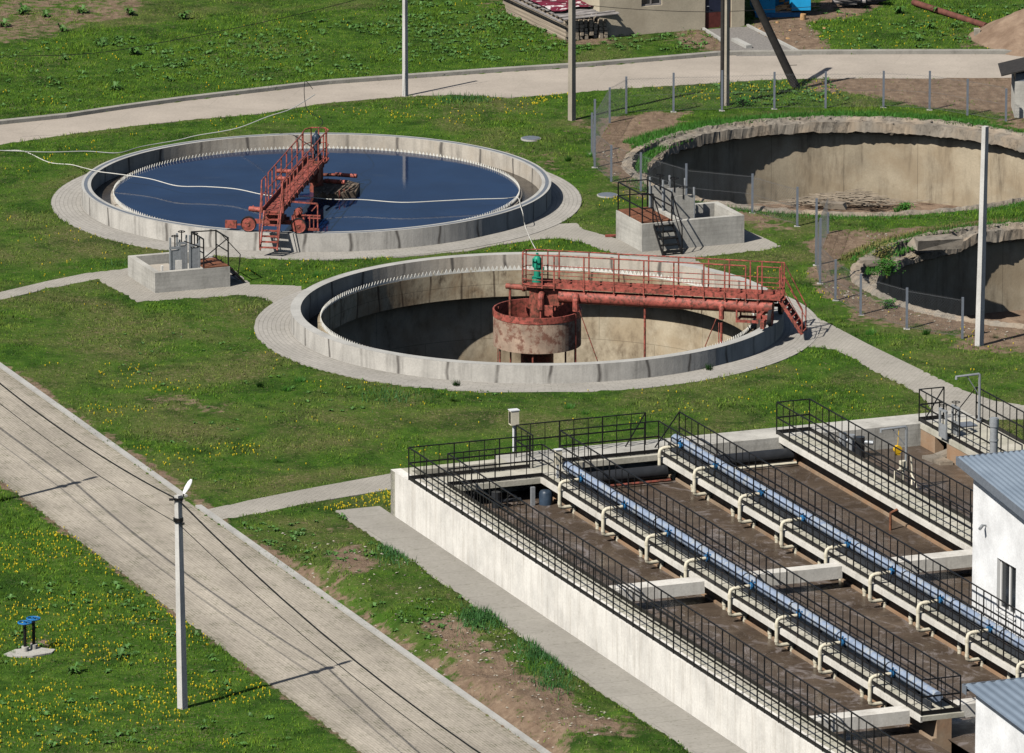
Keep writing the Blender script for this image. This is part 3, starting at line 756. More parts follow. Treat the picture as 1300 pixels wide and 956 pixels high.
def bridge(c,ang,R0,top,label,motor,cut):
    """local x runs from the tank centre out to the rim"""
    zd=top+.9
    t=thing('scraper_bridge',label,'scraper bridge',(c[0],c[1],0),ang)
    w=.38
    mb=MB().box(-.3,R0+.1,-w,w,zd-.05,zd)
    mb.box(-.3,R0+.1,-w-.03,-w,zd-.05,zd+.14); mb.box(-.3,R0+.1,w,w+.03,zd-.05,zd+.14)
    for i in range(22): mb.box(i*.43,i*.43+.05,-w+.2,w,zd-.11,zd-.05)
    mb.build('deck',M['red'],t)
    MB().tube([(.9,-.17,zd-.38),(R0-.2,-.17,zd-.38)],.25,20).build('main_pipe',M['red'],t,smooth=True)
    mb=MB()
    for x in (2.,4.,6.,8.): mb.tube([(x-.03,-.17,zd-.38),(x+.03,-.17,zd-.38)],.262,20)
    mb.build('pipe_flange',M['red'],t)
    mb=MB().box(-.25,.9,-.22,.22,zd-.75,zd-.12).tube([(0,0,top-1.),(0,0,zd-.1)],.28,16); mb.build('center_pivot',M['red_d'],t)
    H=1.22
    posts=[.75,1.9,3.05,4.2,5.35,6.5,7.3,8.1]
    for s,nm in ((-1,'railing'),(1,'railing')):
        y=s*(w+.05); mb=MB()
        xs=posts if s<0 else posts[:-1]+[8.1,R0]
        for hz,rr in ((H,.026),(.62,.018),(.26,.014)):
            if s<0: mb.tube([(0.75,y,zd+hz),(8.1,y,zd+hz)],rr,6)
            else: mb.tube([(0.75,y,zd+hz),(R0+.1,y,zd+hz)],rr,6)
        for x in xs: mb.bar((x,y,zd-.12),(x,y,zd+H),.05)
        mb.build(nm,M['red'],t)
    # rounded guard at the centre
    mb=MB(); pts=[(.75,-w-.05),(.3,-w-.1),(-.15,-w-.1),(-.5,-.3),(-.55,0),(-.5,.3),(-.15,w+.1),(.3,w+.1),(.75,w+.05)]
    for hz,rr in ((H,.026),(.62,.018),(.26,.014),(.05,.03)): mb.tube([(x,y,zd+hz) for x,y in pts],rr,6)
    for x,y in pts[1:-1:2]+[pts[4]]: mb.bar((x,y,zd-.05),(x,y,zd+H),.045)
    mb.build('center_guard',M['red'],t)
    mb=MB().poly([(x,y) for x,y in pts],zd-.04,zd+.003); mb.build('center_platform',M['red_d'],t)
    mm=motor
    mb=MB().lathe([(.001,zd+.02),(.2,zd+.02),(.2,zd+.28),(.13,zd+.3),(.13,zd+.62),(.15,zd+.64),(.15,zd+1.0),(.1,zd+1.06),(.05,zd+1.1),(.05,zd+1.2),(.001,zd+1.2)],16)
    d=mb.build('drive_motor',mm,t,smooth=True)
    for k in range(8):
        pass
    mb=MB()
    for k in range(8):
        a=k*math.pi/4; mb.box(-.012,.012,.14,.19,zd+.66,zd+.98,Matrix.Rotation(a,4,'Z'))
    mb.box(.12,.26,-.06,.06,zd+.45,zd+.65); mb.build('cooling_fins',mm,d)
    # end carriage on the rim
    xe=R0-.19
    mb=MB().bar((xe-.35,-1.15,top+.34),(xe-.35,1.15,top+.34),.14,.16).bar((xe-.7,-.5,top+.42),(xe-.7,.5,top+.42),.1,.12)
    for s in (-1,1): mb.bar((xe-.35,s*1.0,top+.34),(xe,s*1.0,top+.34),.1,.12).bar((xe-.9,s*.3,zd-.4),(xe-.35,s*.3,top+.34),.08)
    mb.box(xe-.5,xe-.1,-.32,.32,top+.35,zd-.05)
    mb.build('end_carriage',M['red'],t)
    for s in (-1,1): wheel(t,xe+.06,s*1.0,top+.315,.31,'x')
    mb=MB().tube([(xe-.45,.95,top+.82),(xe+.02,.95,top+.82)],.13,14).tube([(xe+.02,.95,top+.82),(xe+.12,.95,top+.82)],.07,12).tube([(xe-.1,.95,top+.82),(xe-.05,.95,top+.82)],.17,14)
    mb.box(xe-.42,xe-.05,.7,1.2,top+.5,top+.68); mb.build('travel_motor',M['red'],t,smooth=False)
    # guard frame beside the motor
    mb=MB(); x1=xe-.02
    mb.bar((x1,.62,top+1.25),(x1,1.74,top+1.2),.055).bar((x1,1.74,top+.1),(x1,1.74,top+1.2),.045).bar((x1,1.5,top+.9),(x1,1.74,top+1.18),.04)
    mb.bar((x1,1.1,top+.72),(x1,1.85,top+.72),.05).bar((x1,1.35,top+.62),(x1,1.85,top+.62),.05).bar((x1,1.42,top+.15),(x1,1.42,top+.7),.04).bar((x1,1.58,top+.15),(x1,1.58,top+.7),.04).bar((x1,1.3,top+.17),(x1,1.8,top+.17),.09)
    mb.build('motor_guard',M['red'],t)
    mb=MB().bar((x1-.05,-1.1,top+.25),(x1-.05,-1.55,top+.25),.06).box(x1-.12,x1+.02,-1.95,-1.5,top+.1,top+.4); mb.build('track_scraper',M['red'],t)
    # stair down to the ground
    mb=MB(); xf=R0+.95
    for s in (-1,1): mb.bar((R0+.05,s*.34,zd),(xf,s*.34,.28),.05,.12)
    for i in range(7):
        f=(i+.5)/7; x=R0+.05+(xf-R0-.05)*f; z=zd+(.28-zd)*f; mb.box(x-.1,x+.1,-.34,.34,z-.015,z+.015)
    mb.build('stair',M['red'],t)
    mb=MB()
    for s in (-1,1):
        mb.tube([(R0-.75,s*.42,zd+H),(R0+.1,s*.42,zd+H),(xf,s*.36,1.25),(xf,s*.36,.3)],.025,6)
        mb.tube([(R0-.75,s*.42,zd+.62),(R0+.1,s*.42,zd+.62),(xf,s*.36,.75)],.017,6)
        for x in (R0-.75,R0+.1): mb.bar((x,s*.42,zd-.05),(x,s*.42,zd+H),.05)
    mb.build('stair_rail',M['red'],t)
    return t
P1e=P(349,293.5,.75); ang1=math.atan2(P1e[1]-C1[1],P1e[0]-C1[0])
b1=bridge(C1,ang1,R1,.75,'red scraper bridge seen end-on over the blue water, wheels at the near rim',M['motor'],0)
b2=bridge(C2,math.atan2(-.235,1.),R2,.70,'red scraper bridge seen side-on over the drained tank, reaching its right rim',M['green'],0)
# hopper frame low beside the carriage of the near bridge, and suction pipes
a2=math.atan2(-.235,1.)
zd=1.6
mb=MB()
mb.tube([(0,0,zd-.3),(-.2,.25,zd-.25),(-1.3,.45,zd-.25)],.11,12); mb.tube([(-.55,.31,zd-.25),(-.62,.32,zd-.25)],.15,12)
mb.tube([(-1.15,.42,zd-.3),(-1.15,.42,.2)],.05,8)
mb.build('side_arm',M['red_d'],b2)
mb=MB()
for (x,y) in ((.25,-.5),(1.6,-.5)):
    mb.tube([(x,0,zd-.3),(x,y+.1,zd-.3),(x,y,zd-.45),(x,y,zd-.85)],.12,10)
    mb.tube([(x,y,zd-.85),(x,y,-4.)],.035,8)
mb.tube([(7.2,-.35,zd-.35),(7.2,-.5,zd-.5),(7.2,-.5,zd-.85)],.1,10); mb.tube([(7.2,-.5,.6),(7.2,-.5,-4.)],.05,8).tube([(7.1,-.5,.6),(7.1,-.5,-4.)],.02,6)
mb.tube([(4.2,-.2,zd-.4),(4.2,-.2,-4.)],.045,8)
mb.build('suction_pipe',M['red'],b2)
for e_ in ([(1.7,-.5,.9),(3.4,-.3,-3.9)],[(7.0,-.5,.75),(5.2,-.5,-3.9)],[(-1.55,.2,.6),(-1.6,.2,-4.)]): MB().tube(e_,.02,6).build('stay_rod',M['red_d'],b2)
mb=MB()
for s in (-.37,.37): mb.bar((7.75,s,zd-.1),(7.75,s,0.62),.06).bar((8.55,s,zd-.1),(8.55,s,.62),.06).bar((7.75,s,.68),(8.55,s,.68),.05,.1)
mb.bar((7.75,-.37,.68),(7.75,.37,.68),.05,.1)
mb.build('hanging_frame',M['red'],b2)
# skimmer pipes of the far bridge (rest on the water)
def loc1(p,z):  # world -> bridge-1 local
    dx,dy=p[0]-C1[0],p[1]-C1[1]; c,s=math.cos(-ang1),math.sin(-ang1); return (dx*c-dy*s,dx*s+dy*c,z)
mb=MB()
for (u0,v0,u1,v1,z,r) in ((426,221.5,453,223.5,.75,.085),(412,229.5,438,231.5,.75,.095),(351,217,378,218,.8,.085),(351,226,374,228,.8,.085),(317,265,336,267,.95,.11)):
    MB().tube([loc1(P(u0,v0,z),z),loc1(P(u1,v1,z),z)],r,12).tube([loc1(P(u0+4,v0,z),z),loc1(P(u0+5,v0,z),z)],r*1.3,12).build('skimmer_pipe',M['red'],b1,smooth=True)
mb.tube([loc1(P(380,222,.8),.8),loc1(P(426,222,.75),.75)],.07,10).tube([loc1(P(374,228,.8),.8),loc1(P(412,230,.75),.75)],.07,10)
mb.build('cross_arm',M['red_d'],b1,smooth=True)
mb=MB()
q=[loc1(P(u,v,.5),0)[:2] for u,v in ((398,236),(440,232),(457,237),(452,247),(420,250),(398,246))]
mb.poly(q,.38,.62)
for k in range(4):
    mb.bar(loc1(P(402+12*k,249-2*k,.7),.68),loc1(P(415+12*k,236,.7),.72),.06)
mb.build('scum_raft',M['raft'],b1)
mb=MB()
for (u,v) in ((437,248),(431,250),(444,246)): x,y,_=loc1(P(u,v,.5),0); mb.tube([(x,y,.3),(x,y,.75)],.03,6)
mb.build('raft_stay',M['red_d'],b1)

# ------------------------------------------------------------------ cables
def cable(name,label,pts,r,m,cat='cable',n=6):
    # smooth with catmull-rom
    P_=[Vector(p) for p in pts]; out=[]
    for i in range(len(P_)-1):
        a=P_[max(i-1,0)];b=P_[i];c=P_[i+1];d=P_[min(i+2,len(P_)-1)]
        for k in range(6):
            t=k/6; out.append(.5*((2*b)+(c-a)*t+(2*a-5*b+4*c-d)*t*t+(3*b-a-3*c+d)*t**3))
    out.append(P_[-1])
    mb=MB().tube(out,r,n); o=mb.build(name,m); return tag(o,label,cat)
pts=[P(-40,187,.06),P(0,191,.05),P(30,192,.05),P(62,206,.06),P(90,209,.06),P(104,212.5,.3),P(112,214.5,.80),P(126,218,.78),P(150,221,.76),P(190,227,.74),P(225,236,.72),P(262,237,.73),P(300,240,.74),P(340,248,.80),P(378,249,.92),P(420,253,.75),P(460,253.5,.72),P(510,257,.7),P(560,255,.7),P(600,253,.7),P(640,252,.66),P(657,251,.62),P(661,262,.82),P(664,272,.6),P(667,288,.05),P(674,305,.05),P(681,318,.2)]
cable('power_cable','pale wavy power cable draped across the blue tank and down its right side',pts,.018,M['cable_w'])
cable('power_cable','grey cable lying on the grass behind the blue tank at left',[P(-30,190,.1),P(0,191,.1),P(60,193,.1),P(110,192,.1),P(150,194,.1),P(180,186,.15),P(225,178,.3),P(250,172,.5),P(300,163,.9),P(340,148,1.6),P(370,138,2.2),P(400,120,3.)],.018,M['cable_g'])
cm=Vector(W(0,0,0))
cm=Vector((C1[0],C1[1],2.85))
cable('motor_cable','thin black cable rising from the motor of the far bridge',[cm,cm+Vector((.25,.3,.35)),cm+Vector((-.4,1.,.7)),cm+Vector((-.5,2.,1.6)),P(397,113,3.4)],.014,M['black'])
cable('overhead_wire','thin black overhead wire crossing the upper left meadow',[P(-60,71,4.),P(100,69,3.8),P(210,53,4.),P(330,29,4.3),P(440,3,4.6),P(520,-22,5.)],.013,M['black'])
cable('overhead_wire','thin black overhead wire in front of the beige house wall',[P(640,-5,2.4),P(760,8,2.0),P(830,13,2.),P(895,15,2.),P(960,13,2.1),P(1040,8,2.4)],.012,M['black'])

# ------------------------------------------------------------------ poles
def pole(u,v,h,r0,r1,m,label,name='utility_pole',du=0.,sq=False,cat='pole'):
    p=P(u,v); t=thing(name,label,cat,p)
    mb=MB(); n=4 if sq else 12
    mb.tube([(0,0,-.3),(du,0,h)],r0,n,True,r1); mb.build('shaft',m,t,smooth=not sq); return t
pl=pole(232,901,7.0,.17,.12,M['pole'],'white concrete lamp pole in the grass by the road, lower left','lamp_post',-.08,True,'lamp post')
def lamp_head(t,dx=-.08,ang=0.):
    c,s=math.cos(ang),math.sin(ang)
    mb=MB().tube([(dx,0,6.55),(dx+.12*c,.12*s,6.6),(dx+.30*c,.30*s,7.0)],.022,8); mb.build('bracket',M['black'],t)
    mb=MB(); d=Vector((.38*c,.38*s,.36)).normalized(); p=Vector((dx+.28*c,.28*s,6.98))
    prof=[(0,.03),(.08,.07),(.25,.095),(.45,.085),(.56,.04)]
    K=12
    for (q,rr) in prof:
        cc=p+d*q; u=Vector((-s,c,0)); w=d.cross(u)
        for k in range(K): a=2*math.pi*k/K; mb.v.append(tuple(cc+u*rr*math.cos(a)+w*rr*.45*math.sin(a)))
    for i in range(len(prof)-1):
        for k in range(K): mb.face([i*K+k,i*K+(k+1)%K,(i+1)*K+(k+1)%K,(i+1)*K+k])
    mb.face(list(range(K))); mb.face([4*K+k for k in range(K)])
    mb.build('lamp_head',M['lamp'],t,smooth=True)
    mb=MB()
    for z in (6.15,6.2,6.25,6.85,6.9): mb.tube([(dx,0,z),(dx,0,z+.02)],.165,10)
    mb.tube([(dx-.15,-.08,6.88),(dx-.28,-.08,6.88)],.04,8).tube([(dx+.12,-.08,6.1),(dx+.2,-.08,6.1)],.04,8)
    mb.build('clamp',M['black'],t)
lamp_head(pl,-.08,R(55))
# next pole of the same line, just outside the picture: its shadow lies on the road
bp=P(232,901); d25=Vector(W(0,-25.5))-Vector(W(0,0))
pl2=copy_tree(pl,(bp[0]+d25.x,bp[1]+d25.y,0),label='white concrete lamp pole up the road, beyond the left edge')
def span(z0,off,r,label,sag):
    a=Vector((bp[0]-.08,bp[1]-.1,z0)); pr=a+d25; nx_=a-d25*1.75
    pts=[]
    for (s,e) in ((pr+d25*.6,pr),):
        pts.append(s)
    for (s,e,g_) in ((pr,a,sag),(a,nx_,sag*2.6)):
        for k in range(14):
            t=k/14; q=s.lerp(e,t); q.z-=g_*4*t*(1-t); pts.append(q)
    pts.append(nx_)
    mb=MB().tube(pts,r,6); tag(mb.build('overhead_wire',M['black']),label,'cable')
p3=copy_tree(pl,(bp[0]-d25.x*1.75,bp[1]-d25.y*1.75,0),label='white concrete lamp pole down the road, beyond the bottom edge')
span(6.88,0,.026,'thick black overhead wire clamped near the top of the lower left lamp pole',.45)
span(6.1,0,.013,'thin black overhead wire clamped below the thick one on the lower left lamp pole',.35)
pole(514.5,122,4.5,.13,.11,M['pole'],'pale concrete pole at the near edge of the upper road, leftmost one','utility_pole',0,True)
pole(726,153,8.5,.17,.14,M['pole2'],'square tan concrete pole on the grass between upper road and blue tank','utility_pole',0,True)
pole(922,135,8.5,.14,.11,M['pole2'],'twin tan and dark pole rising in front of the maroon door','utility_pole',0,True)
MB().tube([(-.17,.02,-.2),(-.17,.02,8.4)],.09,8).build('dark_pole',M['polewood'],[o for o in col.objects if o.name.startswith('utility_pole')][-1])
pr_=pole(1243,440,8.4,.17,.13,M['pole'],'tall white concrete pole in front of the lower ruined pit, right','utility_pole',.12,True)
p=P(1015,112)
t=thing('leaning_pole','dark tarred pole leaning left across the upper road','pole',p)
MB().tube([(0,0,-.3),(-3.6,-1.,7.5)],.19,12,True,.14).build('shaft',M['polewood'],t,smooth=True)
MB().tube([(-.42,0,1.0),(-.12,-.02,1.02)],.012,5).build('step_iron',M['black'],t)

# ------------------------------------------------------------------ ruined tanks
def ruin(c,label,broken,seed):
    t=thing('ruined_tank',label,'ruined tank',(c[0],c[1],0))
    def nz(a,s,sc=1.): return float(fbm(np.array([math.cos(a)*9/sc+20]),np.array([math.sin(a)*9/sc+20+s*7]),1.,seed)[0])-.5
    def br(a):  # 1 inside the collapsed stretch
        a=a%(2*math.pi); c0,c1=broken; 
        x=min(max((a-c0)/.12,0),1)*min(max((c1-a)/.12,0),1); return x
    def j1(a,k,r,z):
        b=br(a); fr=min(max((-math.sin(a)-.05)/.25,0),1)
        r+= .13*nz(a,k,.35)*(1 if k>1 else .5)+.09*nz(a,k+50,.09)*(k>2); z+=.13*nz(a,k+9,.4)+.10*nz(a,k+70,.08)*(k>0)
        if k in (4,5,6): z-=b*(.40+.3*nz(a,3,.8))
        if k in (7,8): z-=b*.25
        if fr>0:   # near side: the channel has lost its floor, only a narrow lip is left
            if r<9.: r=r+fr*(8.97-r)*.85
            else: r=r-fr*(r-9.0)*.45
        return r,z
    prof=[(9.75,-.12),(9.55,.05),(9.35,.16),(9.15,.16),(9.05,.06),(8.8,.04),(8.55,.05),(8.5,-.36),(8.62,-.42)]
    MB().lathe(prof,420,jit=j1).build('broken_rim',M['rubble'],t)
    mb=MB(); rr_=random.Random(seed)
    for k in range(90):
        a=rr_.uniform(R(12),R(200)); q=rr_.choice((8.62,8.75,9.05,9.2,9.35))+rr_.uniform(-.1,.1); s_=rr_.uniform(.03,.10); b=len(mb.v)
        x,y=q*math.cos(a),q*math.sin(a); z=(.06 if q<9 else .15)-br(a)*.3*(q<9)
        vs=[(1,0,0),(0,1,0),(-1,0,0),(0,-1,0),(0,0,1),(0,0,-1),]
        for v in vs: mb.v.append((x+v[0]*s_*rr_.uniform(.6,1.4),y+v[1]*s_*rr_.uniform(.6,1.4),z+v[2]*s_*rr_.uniform(.4,.8)))
        for f in ((0,1,4),(1,2,4),(2,3,4),(3,0,4),(1,0,5),(2,1,5),(3,2,5),(0,3,5)): mb.face([b+i for i in f])
    tag(mb.build('rubble',M['stone2'],t),None,None,None,'stuff')
    MB().lathe([(8.6,-.40),(8.95,-.38),(8.95,-4.)],160).build('pit_wall',M['tanwall'],t)
    mb=MB().lathe([(9.0,-3.5),(7,-3.6),(5.,-3.5),(2.5,-3.6),(0,-3.6)],90,jit=lambda a,k,r,z:(r,z+.5*nz(a,k+20,.5)*(k>0)+.15)); mb.build('pit_floor',M['soil'],t)
    return t
ruin(C3,'upper round ruined tank with crumbling rim and tan inner wall',(R(150),R(205)),3)
ruin(C4,'lower round ruined tank cut by the right edge, mostly in shade',(R(120),R(200)),9)
# grass lips and debris in the broken channel
def lip(c,a0,a1,r0,r1,z,m,name,label,cat,N=2600,h=.18,seed=1,kind='stuff'):
    rs=np.random.RandomState(seed); mb=MB()
    V=[];F=[]
    for i in range(N):
        a=rs.uniform(a0,a1); r=rs.uniform(r0,r1); x=c[0]+r*math.cos(a); y=c[1]+r*math.sin(a); hh=h*rs.uniform(.5,1.3); b=len(V); w=.018; q=rs.uniform(0,3.14)
        V+=[(x-w*math.cos(q),y-w*math.sin(q),z),(x+w*math.cos(q),y+w*math.sin(q),z),(x+rs.normal(0,.05),y+rs.normal(0,.05),z+hh)]; F.append((b,b+1,b+2))
    me=bpy.data.meshes.new(name); me.from_pydata(V,[],F); me.materials.append(m); 
    o=bpy.data.objects.new(name,me); col.objects.link(o); tag(o,label,cat,kind=kind)
lip(C3,R(55),R(155),9.7,10.5,.0,M['weedd'],'rim_grass','bright green grass fringe behind the upper ruined rim','grass',7000,.2,1)
lip(C3,R(140),R(185),8.5,9.0,-.1,M['weedd'],'channel_grass','green growth inside the broken channel of the upper ruin','grass',1300,.16,2)
lip(C4,R(100),R(165),9.4,10.2,.05,M['reed'],'rim_grass','dry tufts along the back rim of the lower ruin','grass',1800,.16,3)
lip(C4,R(130),R(175),8.5,9.0,-.1,M['weedd'],'channel_grass','green growth inside the broken channel of the lower ruin','grass',700,.16,4)
def bush(u,v,z,r,h,m,label,n=240):
    p=P(u,v,z); t=thing('shrub',label,'shrub',p); mb=MB(); st=MB()
    for k in range(9):
        a=random.uniform(0,6.28); e=Vector((math.cos(a)*r*.7,math.sin(a)*r*.7,h*random.uniform(.5,1.))); st.tube([(0,0,-.1),tuple(e*.5+Vector((0,0,.1))),tuple(e)],.012,5)
    for k in range(n):
        q=Vector((random.gauss(0,r*.45),random.gauss(0,r*.45),random.uniform(.1,1.)*h)); leafs(mb,q,2,.05,.11,.03,.4)
    mb.build('foliage',m,t); st.build('stem',M['reed'],t)
bush(1126,350,-.1,.45,.6,M['weedd'],'bright green bush hanging into the lower ruined pit',420)
bush(1120,330,.1,.5,.7,M['reed'],'olive dry reeds on the rim above the bright green bush',300)
bush(1128,392,0,.25,.35,M['weedd'],'small green bush at the near edge of the lower ruined pit')
bush(868,38,0,.3,.55,M['weedd'],'green nettle clump against the foot of the beige house wall')
bush(944,134,0,.4,.3,M['weedd'],'dark green clump at the foot of the twin pole')
bush(1148,268,0,.3,.3,M['weedd'],'small clump on the bank between the two ruins')
# debris in the upper pit
mb=MB()
for k in range(230):
    a=random.uniform(-.3,.3); x=random.gauss(0,1.3); y=random.gauss(0,.35); z=random.uniform(0,.45)*math.exp(-x*x/3)
    L=random.uniform(.3,1.1); mb.bar((x-L/2*math.cos(a),y-L/2*math.sin(a),z),(x+L/2*math.cos(a),y+L/2*math.sin(a),z+random.uniform(-.1,.1)),.025)
p=P(1075,258,-3.2); q=mb.build('brushwood_heap',M['wood'],loc=(p[0],min(p[1],C3[1]+7.6),-3.2)); tag(q,'heap of brushwood and reeds on the floor of the upper ruined pit','brushwood',kind='stuff')
# rubble slabs
lip(C3,R(20),R(160),9.1,9.75,.08,M['weedd'],'rim_grass','short grass creeping over the back rim of the upper ruin','grass',5200,.15,5)
lip(C3,R(-165),R(-15),9.2,10.0,.0,M['weedd'],'rim_grass','grass creeping over the near rim of the upper ruin','grass',4200,.14,6)
lip(C4,R(95),R(165),9.1,9.8,.08,M['weedd'],'rim_grass','short green grass on the back rim of the lower ruin','grass',2600,.15,7)
for u,v,s,lab in ((1187,312,(.9,.5,.3),'jagged concrete slab on the back rim of the lower ruin'),(1060,262,(.5,.3,.12),'pale broken slab leaning inside the upper ruin'),(1105,335,(.45,.3,.2),'broken concrete lump beside the olive reeds')):
    mb=MB(); p=P(u,v,0)
    mb.box(-s[0],s[0],-s[1],s[1],-.1,s[2])
    mb.v=[(x*random.uniform(.7,1.15),y*random.uniform(.7,1.15),z*random.uniform(.7,1.2)) for x,y,z in mb.v]
    tag(mb.build('concrete_slab',M['rubble'],loc=(p[0],p[1],.05),rot=random.uniform(-.4,.4)),lab,'slab')

# ------------------------------------------------------------------ wire fences round the ruins
def wirefence(posts,label,skip=()):
    p0=P(*posts[0][:2]); t=thing('wire_fence',label,'fence',(p0[0],p0[1],0))
    pts=[]; first=None
    for (u,v,h) in posts:
        p=P(u,v); q=(p[0]-p0[0],p[1]-p0[1],0); pts.append((q,h))
        if first is None:
            first=MB().box(-.045,.045,-.045,.045,-.1,1.62).build('post',M['post'],t,loc=q)
            MB().box(-.12,.12,-.12,.12,-.1,.03).build('footing',M['block'],first)
            o=first
        else:
            o=first.copy(); col.objects.link(o); o.parent=t; o.location=q
            f=first.children[0].copy(); col.objects.link(f); f.parent=o
        o.scale.z=h/1.62
    net=MB(); st=.13
    for i in range(len(pts)-1):
        if i in skip: continue
        (a,ha),(b,hb)=pts[i],pts[i+1]; A=Vector(a);B=Vector(b); L=(B-A).length; d=(B-A)/L; H=1.45
        for z in (.12,.8,1.5): net.bar(A+Vector((0,0,z)),B+Vector((0,0,z-.03)),.007)
        k=-H
        while k<L:
            for s in (1,-1):
                x0,z0=k,.1; x1,z1=k+H,.1+H
                if x0<0: z0+=-x0; x0=0
                if x1>L: z1-=x1-L; x1=L
                if x1>x0:
                    za,zb=(z0,z1) if s>0 else (H+.2-z0,H+.2-z1)
                    net.bar(A+d*x0+Vector((0,0,za)),A+d*x1+Vector((0,0,zb)),.003)
            k+=st
    net.build('wire_mesh',M['net'],t)
wirefence([(1012,288,1.62),(955,271,1.62),(871,262,1.75),(813.5,243.5,1.62),(776,231.5,1.55),(755,214,2.9),(751.5,196,1.75),(774,157,1.55),(795,145,1.62),(855,142.5,1.7),(916.5,141,1.75),(983,139,1.62),(1048,138.5,1.62),(1121.5,137,1.6),(1180,140,1.7),(1228,147.5,1.6),(1277,155.5,1.45)],'grey post and wire fence round the upper ruined tank')
wirefence([(1221.6,431,1.62),(1151,418,1.6),(1092.5,400.5,1.62),(1060.6,382,1.62),(1041,361,2.6),(1036,338,2.7),(1051,298,.9)],'grey post and wire fence along the lower ruined tank')
wirefence([(1325,448,1.6),(1420,465,1.6)],'grey post and wire fence continuing past the tall white pole')

# ------------------------------------------------------------------ aeration plant
T0=thing('aeration_tank','long white rectangular concrete aeration tank with muddy basins and walkways','aeration tank',(O0[0],O0[1],0),ROT)
BE=42.
def bx(mb,a0,a1,b0,b1,z0,z1): return mb.box(a0,a1,-b1,-b0,z0,z1)
bx(MB(),0,.38,.003,BE,-.2,1.6).build('front_wall',M['white'],T0)
bx(MB(),.38,1.06,2.9,BE,1.44,1.597).build('front_walkway',M['walk'],T0)
mb=MB(); bx(mb,0,4.1,.003,.42,-.2,1.598); bx(mb,.382,.6,.42,1.3,-.2,1.598); bx(mb,3.75,4.1,.42,1.3,-.2,1.598); bx(mb,.382,4.1,1.3,1.5,-.2,1.598); mb.build('channel_wall',M['walk'],T0)
bx(MB(),.382,5.9,1.502,2.96,1.40,1.594).build('end_walkway',M['walk'],T0)
bx(MB(),4.102,21.8,-.55,.78,-.2,1.6).build('end_wall',M['block'],T0)
bx(MB(),4.102,10.6,.782,1.5,1.40,1.596).build('end_walkway',M['walk'],T0)
for (a0,a1) in ((4.38,5.86),(9.33,10.68),(14.2,15.62)):
    s=1.503 if a0<10 else .782
    e=34.6 if a0<5 else BE
    s=2.962 if a0<5 else s
    o=bx(MB(),a0,a1,s,e,1.45,1.60).build('walkway',M['walk'],T0)
    mb=MB(); bx(mb,a0-.012,a0+.06,s,e,1.42,1.603); mb.build('slab_edge',M['white2'],o)
    c=(a0+a1)/2
    bx(MB(),a0+.55,a0+1.05,.8,e if a0<5 else BE,-2,1.45).build('dividing_wall',M['basin'],T0)
    mb=MB()
    bx(mb,a0+.40,a0+.55,1.5,e,.6,.86); mb.build('wall_ledge',M['basin'],T0)
for (a0,a1,b0,b1) in ((.38,4.38,16.8,17.45),(5.86,9.33,16.85,17.35),(10.68,14.2,16.93,17.6),(.38,4.38,33.2,33.8),(5.86,9.33,33.2,33.8)):
    bx(MB(),a0,a1,b0,b1,1.17,1.592).build('cross_beam',M['white2'],T0)
bx(MB(),19.6,21.78,.78,BE,1.42,1.597).build('sluice_platform',M['walk'],T0)
mb=MB(); bx(mb,19.62,19.95,.782,2.0,-2,1.42); bx(mb,19.62,19.95,3.0,BE,-2,1.42); bx(mb,20.6,21.75,.782,BE,-2,1.42); mb.build('sluice_wall',M['basin'],T0)
bx(MB(),.38,21.8,BE,BE+.35,-.2,1.6).build('near_end_wall',M['white'],T0)
# concrete apron lump in the inlet bay
def W3(u,v,z): return P(u,v,z)
mb=MB(); mb.poly([(18.9,-2.5),(19.5,-2.5),(19.55,-3.7),(19.1,-3.6)],.6,.92); mb.build('inlet_lump',M['rubble'],T0)
MB().tube([(19.4,-2.6,.75),(20.1,-2.5,.9)],.22,14).build('inlet_pipe',M['rubble'],T0)
for i,(a0,a1,m) in enumerate(((.38,4.75,'wfoam'),(5.3,9.7,'wfoam'),(10.2,14.55,'wbrown'),(15.1,19.62,'wbrown'))):
    mb=MB(); b0=1.5 if a0<10 else .78
    mb.poly([(a0,-b0),(a1,-b0),(a1,-BE),(a0,-BE)],.8); struct(mb.build('water',M[m],loc=(O0[0],O0[1],0),rot=ROT))
mb=MB(); mb.poly([(.6,-.42),(3.75,-.42),(3.75,-1.3),(.6,-1.3)],1.36); struct(mb.build('water',M['wgrey'],loc=(O0[0],O0[1],0),rot=ROT))

